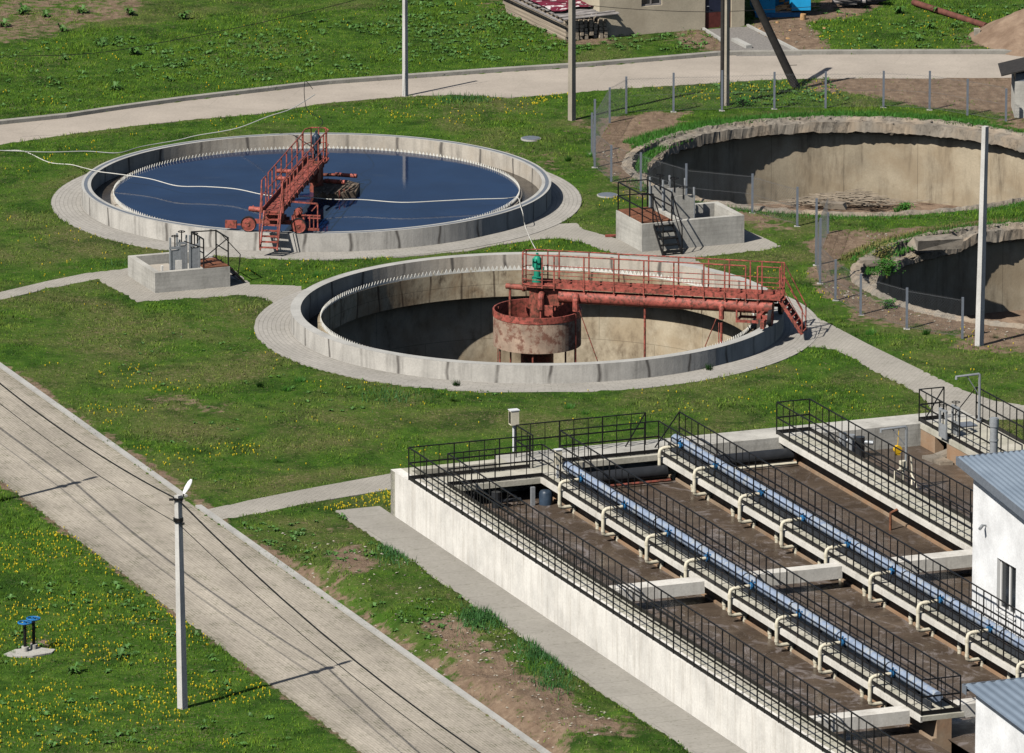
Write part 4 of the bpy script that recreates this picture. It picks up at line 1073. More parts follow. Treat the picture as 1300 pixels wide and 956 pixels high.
def railing(path,label,z0=1.6,H=1.15,group=None,brace=None,first_post=True,kick=True):
    """path in tank coordinates a,b"""
    pts=[Vector((a,-b,z0)) for a,b in path]; base=pts[0].copy()
    t=thing('railing',label,'railing',W(path[0][0],path[0][1],0),ROT,group)
    off=Vector((base.x,base.y,0)); pts=[p-off for p in pts]
    mb=MB(); 
    for a,b in zip(pts,pts[1:]): mb.bar(a+Vector((0,0,H)),b+Vector((0,0,H)),.042,.034)
    mb.build('top_rail',M['black'],t)
    mb=MB()
    for a,b in zip(pts,pts[1:]): mb.bar(a+Vector((0,0,.60)),b+Vector((0,0,.60)),.03,.05)
    mb.build('mid_rail',M['black'],t)
    if kick:
        mb=MB()
        for a,b in zip(pts,pts[1:]): mb.bar(a+Vector((0,0,.085)),b+Vector((0,0,.085)),.012,.13)
        mb.build('kick_plate',M['black'],t)
    bar0=None; posts=[]
    for a,b in zip(pts,pts[1:]):
        L=(b-a).length; n=max(1,round(L/.56)); 
        for i in range(n+1):
            p=a.lerp(b,i/n)
            if i%3==0 or i==n: posts.append(p)
            elif bar0 is None: bar0=MB().bar((0,0,0),(0,0,H),.022).build('baluster',M['black'],t,loc=p)
            else: o=bar0.copy(); col.objects.link(o); o.parent=t; o.location=p
    f=None; seen=[]
    for p in posts:
        if any((p-q).length<.05 for q in seen): continue
        seen.append(p)
        if f is None: f=MB().bar((0,0,0),(0,0,H),.036).build('post',M['black'],t,loc=p)
        else:
            o=f.copy(); col.objects.link(o); o.parent=t; o.location=p
    if brace:
        mb=MB()
        for (x0,y0,za,x1,y1,zb) in brace: mb.bar(Vector((x0,-y0,z0+za))-off,Vector((x1,-y1,z0+zb))-off,.035)
        mb.build('brace',M['black'],t)
    return t
RG='black railings of the aeration tank walkways'
railing([(.06,BE),(.06,1.61),(4.5,1.61)],'black railing on the outermost white wall, turning along the end channel',group=RG)
railing([(1.0,BE),(1.0,2.88),(4.46,2.88),(4.46,34.5)],'black railing looping round the leftmost basin',group=RG)
railing([(4.62,1.61),(4.62,.05),(9.45,.05)],'black railing along the far end wall with a slanting end brace',brace=[(9.45,.05,1.15,8.7,.05,0)],group=RG,kick=False)
railing([(4.46,34.5),(5.76,34.5),(5.76,1.3),(9.43,1.3),(9.43,BE)],'black railing looping round the second basin from the left',group=RG)
railing([(10.6,.35),(10.6,BE)],'black railing right of the second blue pipe, braced at its far end',brace=[(10.6,.35,1.15,9.6,.55,0)],group=RG)
railing([(14.3,BE),(14.3,.33),(15.55,.33),(15.55,BE)],'black railing round both sides of the pipeless walkway',group=RG)
railing([(20.65,.45),(19.7,.45),(19.7,9.)],'black railing at the sluice platform corner, left side',brace=[(20.65,.45,1.15,19.9,.45,0),(20.65,.45,0,20.65,.45,1.15)],group=RG)
railing([(21.72,.85),(21.72,16)],'black railing on the right side of the sluice platform',brace=[(21.72,.85,1.15,21.0,.4,0)],group=RG)

# blue air pipes
def airpipe(a,blist,b0,b1,label):
    t=thing('air_pipe',label,'air pipe',W(a,b0,0),ROT)
    Z=1.97; r=.165
    MB().tube([(0,0,Z),(0,-(b1-b0),Z)],r,20).build('main_pipe',M['bluepipe'],t,smooth=True)
    mb=MB().box(-.23,-.19,-(b1-b0),.1,1.60,1.80)
    k=.6
    while k<b1-b0: mb.box(-.2,.16,-k-.03,-k+.03,1.60,1.83); k+=1.9
    mb.build('support_channel',M['navy'],t)
    k=.6; f=None
    while k<b1-b0:
        if f is None: f=MB().tube([(0,.03,Z),(0,-.03,Z)],r+.014,16).build('pipe_strap',M['navy'],t,loc=(0,-k,0))
        else: g=f.copy(); col.objects.link(g); g.parent=t; g.location=(0,-k,0)
        k+=3.8
    f=None
    for b in blist:
        y=-(b-b0)
        if f is None:
            f=MB().tube([(-.78,0,Z-.02),(-.30,0,Z),],.06,10).tube([(-.78,0,Z-.02),(-.88,0,Z-.03),(-.97,0,Z-.08),(-1.0,0,Z-.2),(-1.0,0,1.18),(-.99,0,1.10),(-.92,0,1.05),(-.84,0,1.04),(-.25,.05,1.04)],.066,10)
            f.tube([(-.45,.04,1.1),(-.45,.04,.55)],.075,10).tube([(-.45,.04,1.02),(-.45,.04,.94)],.09,10)
            f=f.build('drop_pipe',M['cream'],t,loc=(0,y,0),smooth=True)
            v=MB().tube([(-.30,0,Z),(-.24,0,Z)],.13,12).tube([(-.24,0,Z),(-.16,0,Z)],.08,12).tube([(-.22,0,Z),(-.22,0,Z+.2)],.03,8).tube([(-.14,0,Z),(-.10,0,Z)],.13,12).build('valve',M['valve'],f)
            for cp in ([(-.80,0,Z-.02),(-.7,0,Z-.02)],[(-1.0,0,Z-.22),(-1.0,0,Z-.32)],[(-1.0,0,1.26),(-1.0,0,1.16)]): MB().tube(cp,.075,10).build('coupling',M['cream'],f)
        else:
            g=f.copy(); col.objects.link(g); g.parent=t; g.location=(0,y,0)
            for ch in f.children: c=ch.copy(); col.objects.link(c); c.parent=g
    f=None
    bl=sorted(blist); mids=[(x+y)/2+.25 for x,y in zip(bl,bl[1:])]
    for b in mids:
        y=-(b-b0)
        if f is None:
            f=MB().tube([(-.50,0,1.42),(-.50,0,.5)],.075,10).tube([(-.50,0,1.05),(-.50,0,.95)],.09,10).tube([(-.5,0,1.2),(-.2,0,1.2)],.05,8).build('riser_pipe',M['cream'],t,loc=(0,y,0),smooth=True)
        else:
            g=f.copy(); col.objects.link(g); g.parent=t; g.location=(0,y,0)
    return t
airpipe(5.27,[4.98,8.9,12.74,16.1,19.8,23.65,27.11,31.],3.1,33.9,'light blue air pipe with cream drop pipes on the left-hand walkway')
airpipe(10.2,[1.95,5.07,9.03,12.6,16.3,19.9,23.7,27.5,31.3],.95,BE,'light blue air pipe with cream drop pipes on the right-hand walkway')
for (a0,a1,b,lab) in ((5.9,9.4,2.05,'large black pipe lying across the second basin at its far end'),(10.7,14.4,1.45,'large black pipe lying across the third basin at its far end')):
    t=thing('black_pipe',lab,'pipe',W(a0,b,0),ROT)
    MB().tube([(0,0,1.14),(a1-a0,0,1.14)],.23,18).build('pipe',M['blackpipe'],t,smooth=True)
    MB().tube([(.0,-.4,.92),(a1-a0,-.4,.92)],.05,8).build('thin_pipe',M['red_d'] if a0<10 else M['cream'],t,smooth=True)
t=thing('pump','dark rounded pump with a grey riser below the end walkway, left basin','pump',W(4.0,3.5,0),ROT)
MB().lathe([(.0,1.30),(.18,1.28),(.24,1.2),(.24,.6)],14,(.35,0)).build('body',M['motor'],t,smooth=True)
MB().box(-.2,-.06,-.05,.05,.5,1.45).build('riser',M['grey'],t)
t=thing('valve_wheel_frame','black pipework with a wheel in the shade under the end walkway','pipework',W(2.6,3.3,0),ROT)
MB().tube([(0,0,.5),(0,0,1.35)],.16,12).tube([(0,0,1.0),(.9,0,1.)],.07,8).tube([(-.8,0,.5),(-.8,0,1.4)],.04,8).build('pipe',M['blackpipe'],t)
mb=MB(); ns=16
mb.tube([(.55+.22*math.cos(k*math.pi/8),-.12,1.+.22*math.sin(k*math.pi/8)) for k in range(17)],.02,6)
mb.build('hand_wheel',M['black'],t)

# junction boxes
t=thing('control_box','cream control box on a white post above the end channel','control box',W(*AB(*P(652,573,1.6)[:2]),1.6),ROT)
MB().tube([(0,0,0),(0,0,1.0)],.04,10).tube([(.09,.05,0),(.09,.05,1.0)],.03,8).build('post',M['lamp'],t)
b=MB().box(-.13,.17,-.1,.14,.95,1.46).build('cabinet',M['cream'],t); MB().box(-.15,.19,-.12,.16,1.46,1.49).build('lid',M['lamp'],b); MB().box(-.133,-.128,-.07,.1,1.0,1.42).build('door_edge',M['black'],b)
t=thing('control_box','cream control box on a short post at the start of the left blue pipe','control box',W(*AB(*P(708,607,1.6)[:2]),1.6),ROT)
MB().tube([(0,0,0),(0,0,.55)],.045,10).build('post',M['lamp'],t); MB().box(-.09,.13,-.07,.1,.5,1.0).build('cabinet',M['cream'],t)
MB().box(-.11,.15,-.09,.12,1.0,1.02).build('lid',M['lamp'],t)

# davits
def davit(u,v,z,h,reach,label,hoist=None):
    p=P(u,v,z); t=thing('davit_arm',label,'davit',p,ROT)
    MB().tube([(0,0,0),(0,0,h-.05),(-.05,0,h),(-reach,0,h-.02),(-reach,0,h-.12)],.05,10).build('arm',M['grey'],t,smooth=True)
    MB().tube([(0,0,0),(0,0,.12)],.09,12).build('base',M['grey'],t)
    MB().bar((0,0,h*.55),(-reach*.55,0,h-.03),.03).build('stay',M['grey'],t)
    if hoist:
        mb=MB().tube([(-.32,-.07,h*.5),(-.32,.07,h*.5)],.14,14).tube([(-.32,0,h*.5+.1),(-.28,0,h-.05)],.012,5).box(-.4,-.24,-.06,.06,h*.5-.2,h*.5-.05)
        mb.build('chain_hoist',M['yellow'],t)
    return t
davit(1243,536,1.6,1.75,.9,'grey davit arm standing on the sluice platform')
davit(1150,597,1.6,1.55,.95,'grey davit arm with a yellow chain hoist over the right basin',True)
p=P(1146,612,1.6); t=thing('pipe_fitting','cream pipework looping over the pipeless walkway below the davit','pipework',p,ROT)
MB().tube([(0,0,0),(0,0,.5)],.06,10).tube([(-.3,0,.0),(-.3,0,.4),(0,0,.5),(.3,0,.3),(.35,-.3,.0),(.3,-.6,-.4)],.035,8).tube([(.3,0,.9),(.35,0,.3),(.2,-.3,-.1)],.03,8).build('pipes',M['cream'],t,smooth=True)
MB().box(-.1,.1,-.1,.1,.45,.75).build('meter_box',M['cream'],t)
pa=W(14.25,11.); t=thing('bent_pipe','rusty bent pipe stub at the water below the pipeless walkway','pipe',pa,ROT)
MB().tube([(-.1,0,1.5),(-.35,0,1.4),(-.35,0,.78)],.05,8).build('pipe',M['rust'],t)
# sluice gates
for (u,v,lab) in ((1197,556,'far grey sluice gate frame on the sluice platform'),(1213,552,'near grey sluice gate frame on the sluice platform')):
    p=P(u,v,1.6); t=thing('sluice_gate',lab,'sluice gate',p,ROT)
    MB().box(-.03,.03,-.3,-.22,0,1.0).box(-.03,.03,.22,.3,0,1.0).box(-.04,.04,-.3,.3,.95,1.03).build('frame',M['grey'],t)
    MB().box(-.015,.015,-.22,.22,0,.5).build('plate',M['grey'],t)
    MB().tube([(0,0,.5),(0,0,1.2)],.02,6).tube([(.14*math.cos(k*math.pi/6),.14*math.sin(k*math.pi/6),1.18) for k in range(13)],.015,5).build('spindle',M['black'],t)
# dark rectangular hatch and heap on platform
p=P(1225,540,1.6); tag(MB().box(-.35,.35,-.3,.3,.01,.05).build('hatch_cover',M['post'],loc=p,rot=ROT),'dark square hatch cover lying on the sluice platform','hatch')
p=P(1058,552,1.6)
t=thing('valve_assembly','dark valve bodies bolted beside the far end of the pipeless walkway','valve',P(1070,562,1.3),ROT)
MB().tube([(0,0,-.5),(0,0,.35)],.13,12).tube([(.28,-.15,-.5),(.28,-.15,.3)],.13,12).tube([(-.1,.1,.1),(.9,-.6,.05)],.08,10).build('bodies',M['grey'],t,smooth=True)
MB().tube([(.5,-.35,-.6),(.5,-.35,.25)],.17,12).build('black_body',M['blackpipe'],t)

# ------------------------------------------------------------------ white building
def plane_a(u,v,a):
    """point on the vertical plane at tank coordinate a"""
    d=_f*FPX+np.array([1.,0,0])*(u-650)-_u*(v-433.5)
    n=np.array([NX,NY,0]); k=(a+97.06-CAM.dot(n))/d.dot(n); p=CAM+d*k
    return AB(p[0],p[1])[1],p[2]
A0=11.05; bc,zt=plane_a(1236,593,A0); _,zb=plane_a(1236,768,A0)
b2_,z2_=plane_a(1300,645,A0); slope=(z2_-zt)/(b2_-bc)
BL=11.; BW=9.
t=thing('blower_house','white rendered building with a grey metal roof at right','building',W(A0,bc,0),ROT)
mb=MB(); zz=lambda b: zt+slope*b
V=[(0,0,1.0),(BW,0,1.0),(BW,-BL,1.0),(0,-BL,1.0),(0,0,zz(0)),(BW,0,zz(0)),(BW,-BL,zz(BL)),(0,-BL,zz(BL))]
wb0,wz0=plane_a(1266,708.5,A0); wb1,wz1=plane_a(1289,786,A0); _,wz0b=plane_a(1289,720.5,A0); _,wzb=plane_a(1266,773,A0)
wb0-=bc; wb1-=bc; wt=(wz0+wz0b)/2; wbm=(wz1+wzb)/2
# wall with window opening on the left side
mb.v=V+[(0,-wb0,wbm),(0,-wb1,wbm),(0,-wb1,wt),(0,-wb0,wt)]
for f in ((0,1,5,4),(1,2,6,5),(2,3,7,6),(4,5,6,7)): mb.face(f)
for f in ((0,8,9,3),(3,9,10,7),(7,10,11,4),(4,11,8,0)): mb.face(f)
mb.build('wall',M['wallwhite'],t)
wn=MB(); y0,y1=-wb1,-wb0; dpt=.16
for (za,zb_,ya,yb) in ((wbm,wt,y0,y0+.07),(wbm,wt,y1-.07,y1),(wbm,wbm+.07,y0+.07,y1-.07),(wt-.07,wt,y0+.07,y1-.07),(wbm+.07,wt-.07,(y0+y1)/2-.04,(y0+y1)/2+.04)): wn.box(dpt-.04,dpt+.02,ya,yb,za,zb_)
w=wn.build('window',M['pvc'],t)
MB().box(dpt,dpt+.01,y0+.05,y1-.05,wbm+.05,wt-.05).build('pane',M['pane'],w)
mb=MB().box(-.05,dpt-.04,y0-.04,y1+.04,wbm-.05,wbm-.003); mb.box(.002,dpt+.3,y0-.001,y0,wbm,wt); mb.box(.002,dpt+.3,y1,y1+.001,wbm,wt); mb.box(.002,dpt+.02,y0,y1,wt,wt+.001); mb.build('sill',M['pvc'],w)
# profiled roof
mb=MB(); ov=.42; pitch=.2; L0=-ov; L1=BL+ov; n=int((BW+2*ov)/pitch*4)
xs=[-ov+(BW+2*ov)*i/n for i in range(n+1)]
b=len(mb.v)
for i,x in enumerate(xs):
    h=.05 if (i//2)%2 else .0
    for y in (L0,L1): mb.v.append((x,-y,zt+slope*y+.20+h))
for i in range(n): mb.face([b+2*i,b+2*i+1,b+2*i+3,b+2*i+2])
rf=mb.build('roof',M['roofm'],t)
mb=MB()
def sl(x0,x1,ya,yb,za,zb2):
    b=len(mb.v)
    for z in (za,zb2):
        for y in (ya,yb):
            for x in (x0,x1): mb.v.append((x,-y,zt+slope*y+z))
    for q in ((0,1,3,2),(4,6,7,5),(0,4,5,1),(2,3,7,6),(0,2,6,4),(1,5,7,3)): mb.face([b+i for i in q])
sl(-ov-.02,-ov,L0,L1,-.02,.26); sl(-ov,BW+ov,L0-.02,L0,-.02,.24); sl(-ov,BW+ov,L1,L1+.02,-.02,.24); sl(-ov,BW+ov,L0,L1,-.03,-.005); sl(BW+ov,BW+ov+.02,L0,L1,-.02,.26)
mb.build('fascia',M['post'],rf)
cb,cz=plane_a(1252,667,A0); mb=MB().tube([(0,0,0),(-.16,0,.02)],.03,8).tube([(-.12,.03,.0),(-.28,-.12,-.06)],.055,10); mb.build('security_camera',M['grey'],t,loc=(0,-(cb-bc),cz))
p=P(1262,548,6.9)
t=thing('flue_pipe','shiny galvanised flue pipe rising behind the metal roof','flue',(p[0],p[1],0))
zt_=PH(1262,531,p[0],p[1])
MB().tube([(0,0,1.6),(0,0,zt_-.25)],.13,20).build('pipe',M['grey'],t,smooth=True)
MB().tube([(0,0,zt_-.75),(0,0,zt_-.70)],.15,20).tube([(0,0,zt_-.27),(0,0,zt_)],.155,20).tube([(0,0,zt_),(0,0,zt_+.02)],.11,20).build('cap',M['grey'],t,smooth=False)
p=P(1222,868,5.2); 
t=thing('shed','building with a low pale metal roof in the bottom right corner','building',(p[0],p[1],0),ROT)
MB().box(.3,9,-12,-.3,0,4.9).build('wall',M['wallwhite'],t)
mb=MB(); n=120
for i in range(n+1):
    x=9.5*i/n; h=.04 if (i//2)%2 else 0
    for y in (0,-12.5): mb.v.append((x,y,5.16+h+y*.06))
for i in range(n): mb.face([2*i,2*i+1,2*i+3,2*i+2])
rf=mb.build('roof',M['roofm'],t); MB().box(0,9.5,-.02,.0,4.95,5.2).box(-.02,0,-.3,0,4.93,5.2).build('fascia',M['post'],rf)

# ------------------------------------------------------------------ valve chambers beside the round tanks
def boxframe(u,v): return P(u,v)
# left chamber
F=P(197,372.5); HL=.8
t=thing('valve_chamber','low concrete chamber at the left with sluice gates and a small rusty platform','valve chamber',F,ROT)
def walls(mb,a,b,h,th,zf,a0=0.):
    mb.box(a0,a,0,th,-.1,h); mb.box(a0,a,b-th,b,-.1,h); mb.box(a0,a0+th,th,b-th,-.1,h); mb.box(a-th,a,th,b-th,-.1,h); mb.box(a0+th,a-th,th,b-th,-.1,zf)
mb=MB(); walls(mb,3.05,3.2,HL,.24,.35); mb.build('walls',M['block'],t)
MB().box(.24,1.55,.24,2.96,.35,.42).build('inner_channel',M['conc_in'],t)
MB().box(2.0,3.0,.02,1.5,.805,.85).build('platform',M['rust'],t)
MB().box(.35,.43,.25,.33,.4,1.0).box(.95,1.2,.3,.6,.4,1.15).build('pier',M['white'],t)
for k,(x,y,lab) in enumerate(((.75,.35,0),(1.25,1.0,0),(1.6,.5,0))):
    g=MB().box(x-.03,x+.03,y-.04,y+.04,.4,2.05).box(x+.35,x+.41,y-.04,y+.04,.4,1.95).box(x-.03,x+.41,y-.05,y+.05,1.6,1.68).box(x+.03,x+.35,y-.015,y+.015,.5,1.55)
    g=g.build('sluice_gate',M['grey'],t); MB().tube([(x+.19,y,1.6),(x+.19,y,2.15)],.025,6).tube([(x+.19+.13*math.cos(i*math.pi/6),y+.13*math.sin(i*math.pi/6),2.1) for i in range(13)],.018,5).build('hand_wheel',M['black'],g)
mb=MB()
for (x,y) in ((2.0,.05),(3.0,.05),(3.0,1.45),(2.0,1.45),(2.0,.75)): mb.bar((x,y,.8),(x,y,1.95),.045)
mb.bar((2.0,.05,1.95),(2.0,1.45,1.95),.045).bar((2.0,.05,1.4),(2.0,1.45,1.4),.035)
mb.bar((3.0,.05,1.92),(3.0,1.45,1.92),.045).bar((2.,1.45,1.95),(3.,1.45,1.92),.04).bar((3.0,.05,1.38),(3.0,1.45,1.38),.035)
mb.bar((3.0,.05,1.92),(2.,.05,1.2),.03).bar((1.2,.05,1.95),(2.0,.05,1.6),.035)
mb.build('guard_rail',M['black'],t)
mb=MB()
for s in (.35,1.15): mb.bar((3.05,s,.8),(3.75,s,.05),.05,.09)
for i in range(3): z=.62-.22*i; x=3.2+.2*i; mb.box(x-.1,x+.1,.35,1.15,z-.012,z+.012)
mb.bar((3.05,1.2,1.9),(3.9,1.2,.95),.03); mb.bar((3.9,1.2,.95),(3.8,1.2,.1),.03); mb.build('steps',M['black'],t)
# right chamber
F=P(815,320); 
t=thing('valve_chamber','higher concrete chamber right of the blue tank with black steps down its front','valve chamber',F,ROT)
mb=MB(); walls(mb,4.35,2.7,1.12,.24,.5,1.6); mb.box(0,1.598,0,.24,-.1,1.12); mb.box(0,1.598,2.46,2.7,-.1,1.12); mb.box(0,.24,.24,2.46,-.1,1.12); mb.box(.24,1.6,.24,2.46,-.1,.6); mb.build('walls',M['block'],t)
MB().box(.05,1.3,.1,2.6,1.125,1.17).build('platform',M['rust'],t)
for k,(x,y,w,h) in enumerate(((1.7,1.9,.9,1.25),(1.75,1.1,.9,1.05),(1.35,2.4,.8,1.3))):
    g=MB().box(x,x+w,y,y+.06,.6,1.1+h*.72).build('gate_plate',M['block'],t)
    MB().box(x-.04,x,y-.03,y+.09,.6,1.1+h).box(x+w,x+w+.04,y-.03,y+.09,.6,1.1+h).build('gate_frame',M['grey'],g)
    MB().tube([(x+w/2,y,1.1+h*.6),(x+w/2,y,1.1+h+.1)],.025,6).tube([(x+w/2+.17*math.cos(i*math.pi/6),y+.17*math.sin(i*math.pi/6),1.1+h+.05) for i in range(13)],.02,5).build('hand_wheel',M['black'],g)
mb=MB(); Hh=1.12+1.15
for (x,y) in ((.05,2.6),(.05,1.4),(.05,.1),(1.3,2.6),(.5,.1),(1.3,.1)): mb.bar((x,y,1.12),(x,y,Hh),.045)
for z in (Hh,Hh-.55): mb.bar((.05,2.6,z),(.05,.1,z),.045).bar((.05,2.6,z),(1.3,2.6,z),.04).bar((1.3,2.6,z),(1.3,.1,z),.045).bar((.05,.1,z),(.5,.1,z),.04)
mb.build('guard_rail',M['black'],t)
mb=MB()
for s in (.5,1.3): mb.bar((s,.1,1.12),(s,-.95,.02),.05,.1).bar((s,.1,Hh),(s,-.95,1.1),.04).bar((s,.1,Hh-.5),(s,-.95,.6),.03).bar((s,-.95,0),(s,-.95,1.1),.04)
for i in range(5): f=(i+.5)/5; y=.1-1.05*f; z=1.12-1.1*f; mb.box(.5,1.3,y-.11,y+.11,z-.015,z+.015)
mb.build('steps',M['black'],t)
p=P(776,301,0); tag(MB().box(-.24,.24,-.05,.05,.02,.1).build('red_plank',M['red'],loc=p,rot=.1),'short red plank lying at the left foot of the right chamber','plank')
# manholes
for (u,v,lab) in ((674,178,'round manhole cover nearer the square tan pole'),(771,250,'round manhole with a pale concrete collar left of the right chamber')):
    p=P(u,v); t=thing('manhole',lab,'manhole',p)
    MB().lathe([(.42,-.1),(.42,.09),(.3,.09)],28).build('collar',M['conc_rim'],t); MB().lathe([(.38,.07),(.38,.11),(.001,.12)],24).build('lid',M['post'],t)
# blue hand wheels
for (u,v,h,lab) in ((32,829,1.02,'near blue handwheel on a black stem in the lower left grass'),(43,826,1.08,'far blue handwheel on a black stem in the lower left grass')):
    p=P(u,v); t=thing('valve_handwheel',lab,'valve wheel',p)
    MB().lathe([(.001,.22),(.12,.22),(.12,-.1)],20).build('concrete_foot',M['block'],t,smooth=False)
    MB().tube([(0,0,.2),(0,0,h-.08)],.055,12).tube([(0,0,h-.1),(0,0,h+.04)],.03,8).build('stem',M['black'],t)
    mb=MB().tube([(.21*math.cos(k*math.pi/10),.21*math.sin(k*math.pi/10),h) for k in range(21)],.028,8)
    for k in range(4): a=k*math.pi/2+.4; mb.bar((0,0,h-.01),(.21*math.cos(a),.21*math.sin(a),h),.04,.02)
    mb.tube([(0,0,h-.03),(0,0,h+.03)],.06,10); mb.build('wheel',M['wheelblue'],t)
p=P(38,832); mb=MB().poly([(-.85,-.1),(-.5,-.35),(.1,-.3),(.7,.1),(.8,.5),(.2,.75),(-.5,.5)],-.05,.05)
tag(mb.build('concrete_pad',M['block'],loc=(p[0],p[1],.02)),'cracked concrete pad under the two blue handwheels','pad')

# ------------------------------------------------------------------ top edge: house, timber, wagon, heap, hut
hc=P(761,49); he=P(945,34); ha=math.atan2(he[1]-hc[1],he[0]-hc[0]); HLn=math.hypot(he[0]-hc[0],he[1]-hc[1])
t=thing('house','beige plastered house at the top of the picture','house',hc,ha)
cs=math.cos(ha)
def hx(u): return (P(u,42)[0]-hc[0])/cs
wx0,wx1=hx(814),hx(840.5); wz=PH(0,8,*P(827,44)[:2]); dx0,dx1=hx(895.5),hx(929.5)
mb=MB()
mb.box(0,wx0,0,.3,-.1,3.2); mb.box(wx0,wx1,0,.3,-.1,wz); mb.box(wx0,wx1,0,.3,wz+1.1,3.2); mb.box(wx1,dx0,0,.3,-.1,3.2); mb.box(dx0,dx1,0,.3,2.3,3.2); mb.box(dx1,HLn,0,.3,-.1,3.2); mb.box(0,.3,.3,6.5,-.1,3.2); mb.box(HLn-.3,HLn,.3,6.5,-.1,3.2); mb.box(.3,HLn-.3,6.2,6.5,-.1,3.2)
mb.build('wall',M['plaster'],t)
w=MB().box(wx0,wx0+.06,.1,.16,wz,wz+1.1).box(wx1-.06,wx1,.1,.16,wz,wz+1.1).box(wx0+.06,wx1-.06,.1,.16,wz,wz+.07).box((wx0+wx1)/2-.03,(wx0+wx1)/2+.03,.1,.16,wz+.07,wz+1.1).build('window',M['woodg'],t)
MB().box(wx0+.06,wx1-.06,.15,.17,wz+.07,wz+1.1).build('pane',M['pane'],w)
d=MB().box(dx0,dx1-.0,.1,.16,.75,2.3).build('door',M['door1'],t); MB().box(dx0,dx1,.1,.165,-.05,.745).build('door_panel',M['door2'],d); MB().tube([(dx0+.12,.08,1.05),(dx0+.12,.02,1.05),(dx0+.2,.02,1.05)],.015,6).build('handle',M['grey'],d)
MB().box(-.5,HLn+.5,-.5,7.,3.2,3.32).build('roof',M['woodg'],t)
# blue wagon
p=P(960,22.5); t=thing('storage_wagon','bright blue metal wagon with firewood in its open middle','wagon',p,R(5))
S=1/30.4
def Lx(u): return (u-960)*S
MB().box(Lx(958),Lx(986),0,1.9,.22,2.1).box(Lx(986),Lx(1009),1.0,1.9,.22,2.1).build('body',M['bluep'],t)
MB().box(Lx(1008),Lx(1034),-.12,1.9,.32,2.1).build('door',M['bluep'],t)
MB().box(Lx(958),Lx(1021),-.2,-.02,.03,.22).build('sill',M['valve'],t)
mb=MB()
for k in range(26): x=random.uniform(Lx(988),Lx(1007)); y=random.uniform(.1,.9); z=.25+random.uniform(0,.45)*y; mb.tube([(x-.12,y,z),(x+.12,y+random.uniform(-.1,.1),z+.05)],.05,6)
mb.build('firewood_load',M['firewood'],t)
MB().box(Lx(986),Lx(1009),0,1.0,.18,.24).build('bed',M['woodg'],t)
ch=[(1019,26,.13,.3),(1034,30,.07,.1),(987,30,.08,.1),(965,38,.08,.08),(1003,40,.06,.06),(1046,37,.08,.06),(1000,50,.1,.06),(1017,38,.06,.06),(975,24,.07,.07)]
for k,(u,v,r,h) in enumerate(ch):
    p=P(u,v); mb=MB().tube([(0,0,0),(.02,0,h)],r,9); o=mb.build('chopping_block' if k==0 else 'wood_chunk',M['firewood'],loc=p,rot=k)
    tag(o,'upright orange chopping block on the soil by the blue wagon' if k==0 else 'small split wood chunk lying on the soil by the blue wagon','wood',None if k==0 else 'wood chunks on the soil')
# timber stack
c0=P(717,53); cl=P(637,15); al=math.atan2(cl[1]-c0[1],cl[0]-c0[0]); LL=math.hypot(cl[0]-c0[0],cl[1]-c0[1])
cr=P(772,49); ar=math.atan2(cr[1]-c0[1],cr[0]-c0[0]); LR=math.hypot(cr[0]-c0[0],cr[1]-c0[1])
ux,uy=math.cos(al),math.sin(al); vx,vy=math.cos(ar),math.sin(ar)
tl='squared grey-brown timber in the covered stack by the house'
first=None
nc=9; nr=5
for r_ in range(nr):
    for k in range(nc):
        if random.random()<.06 and k>0: continue
        q=(LR/nc)*(k+.5); L=LL*random.uniform(.93,1.02); s=.155*random.uniform(.8,1.1)
        px_=c0[0]+vx*q; py_=c0[1]+vy*q; z=.12+r_*.175; o0=random.uniform(-.08,.08)
        if first is None:
            first=MB().box(0,1,-.5,.5,-.5,.5).build('timber_beam',M['wood'],loc=(px_,py_,z),rot=al); o=first
            tag(o,tl,'timber','squared timbers in the covered stack')
        else: o=first.copy(); col.objects.link(o)
        o.location=(px_+ux*o0,py_+uy*o0,z); o.rotation_euler.z=al; o.scale=(L,s,s)
def T(u_,v_,z): return (ux*u_+vx*v_,uy*u_+vy*v_,z)
mb=MB()
for k in range(16):
    u0=-.35+k*(LL+.5)/16; mb.bar(T(u0+.25,-.12,1.06+random.uniform(-.02,.03)),T(u0,LR+.35,1.22+random.uniform(-.03,.03)),.36,.03)
mb.bar(T(-.4,-.28,.97),T(LL,-.28,.97),.12,.05).bar(T(-.4,LR+.2,1.16),T(LL,LR+.2,1.16),.1,.06)
tag(mb.build('board_roof',M['woodg'],loc=(c0[0],c0[1],0)),'grey weathered boards laid as a roof over the timber stack','boards')
mb=MB(); nu,nv=30,14
for i in range(nu+1):
    for j in range(nv+1):
        u_=1.0+i*(LL-1.0)/nu; v_=-.1+j*(LR*.95)/nv; u_+= -.25*math.sin(j*.6)
        mb.v.append(T(u_,v_,1.08+.22*(v_+.3)/(LR+.65)+.05+.09*float(fbm(np.array([u_*2.]),np.array([v_*2.]),.8,2)[0])))
for i in range(nu):
    for j in range(nv): a=i*(nv+1)+j; mb.face([a,a+1,a+nv+2,a+nv+1])
tag(mb.build('tarpaulin',M['tarp'],loc=(c0[0],c0[1],0),smooth=True),'dark red patterned tarpaulin on top of the timber stack','tarpaulin')
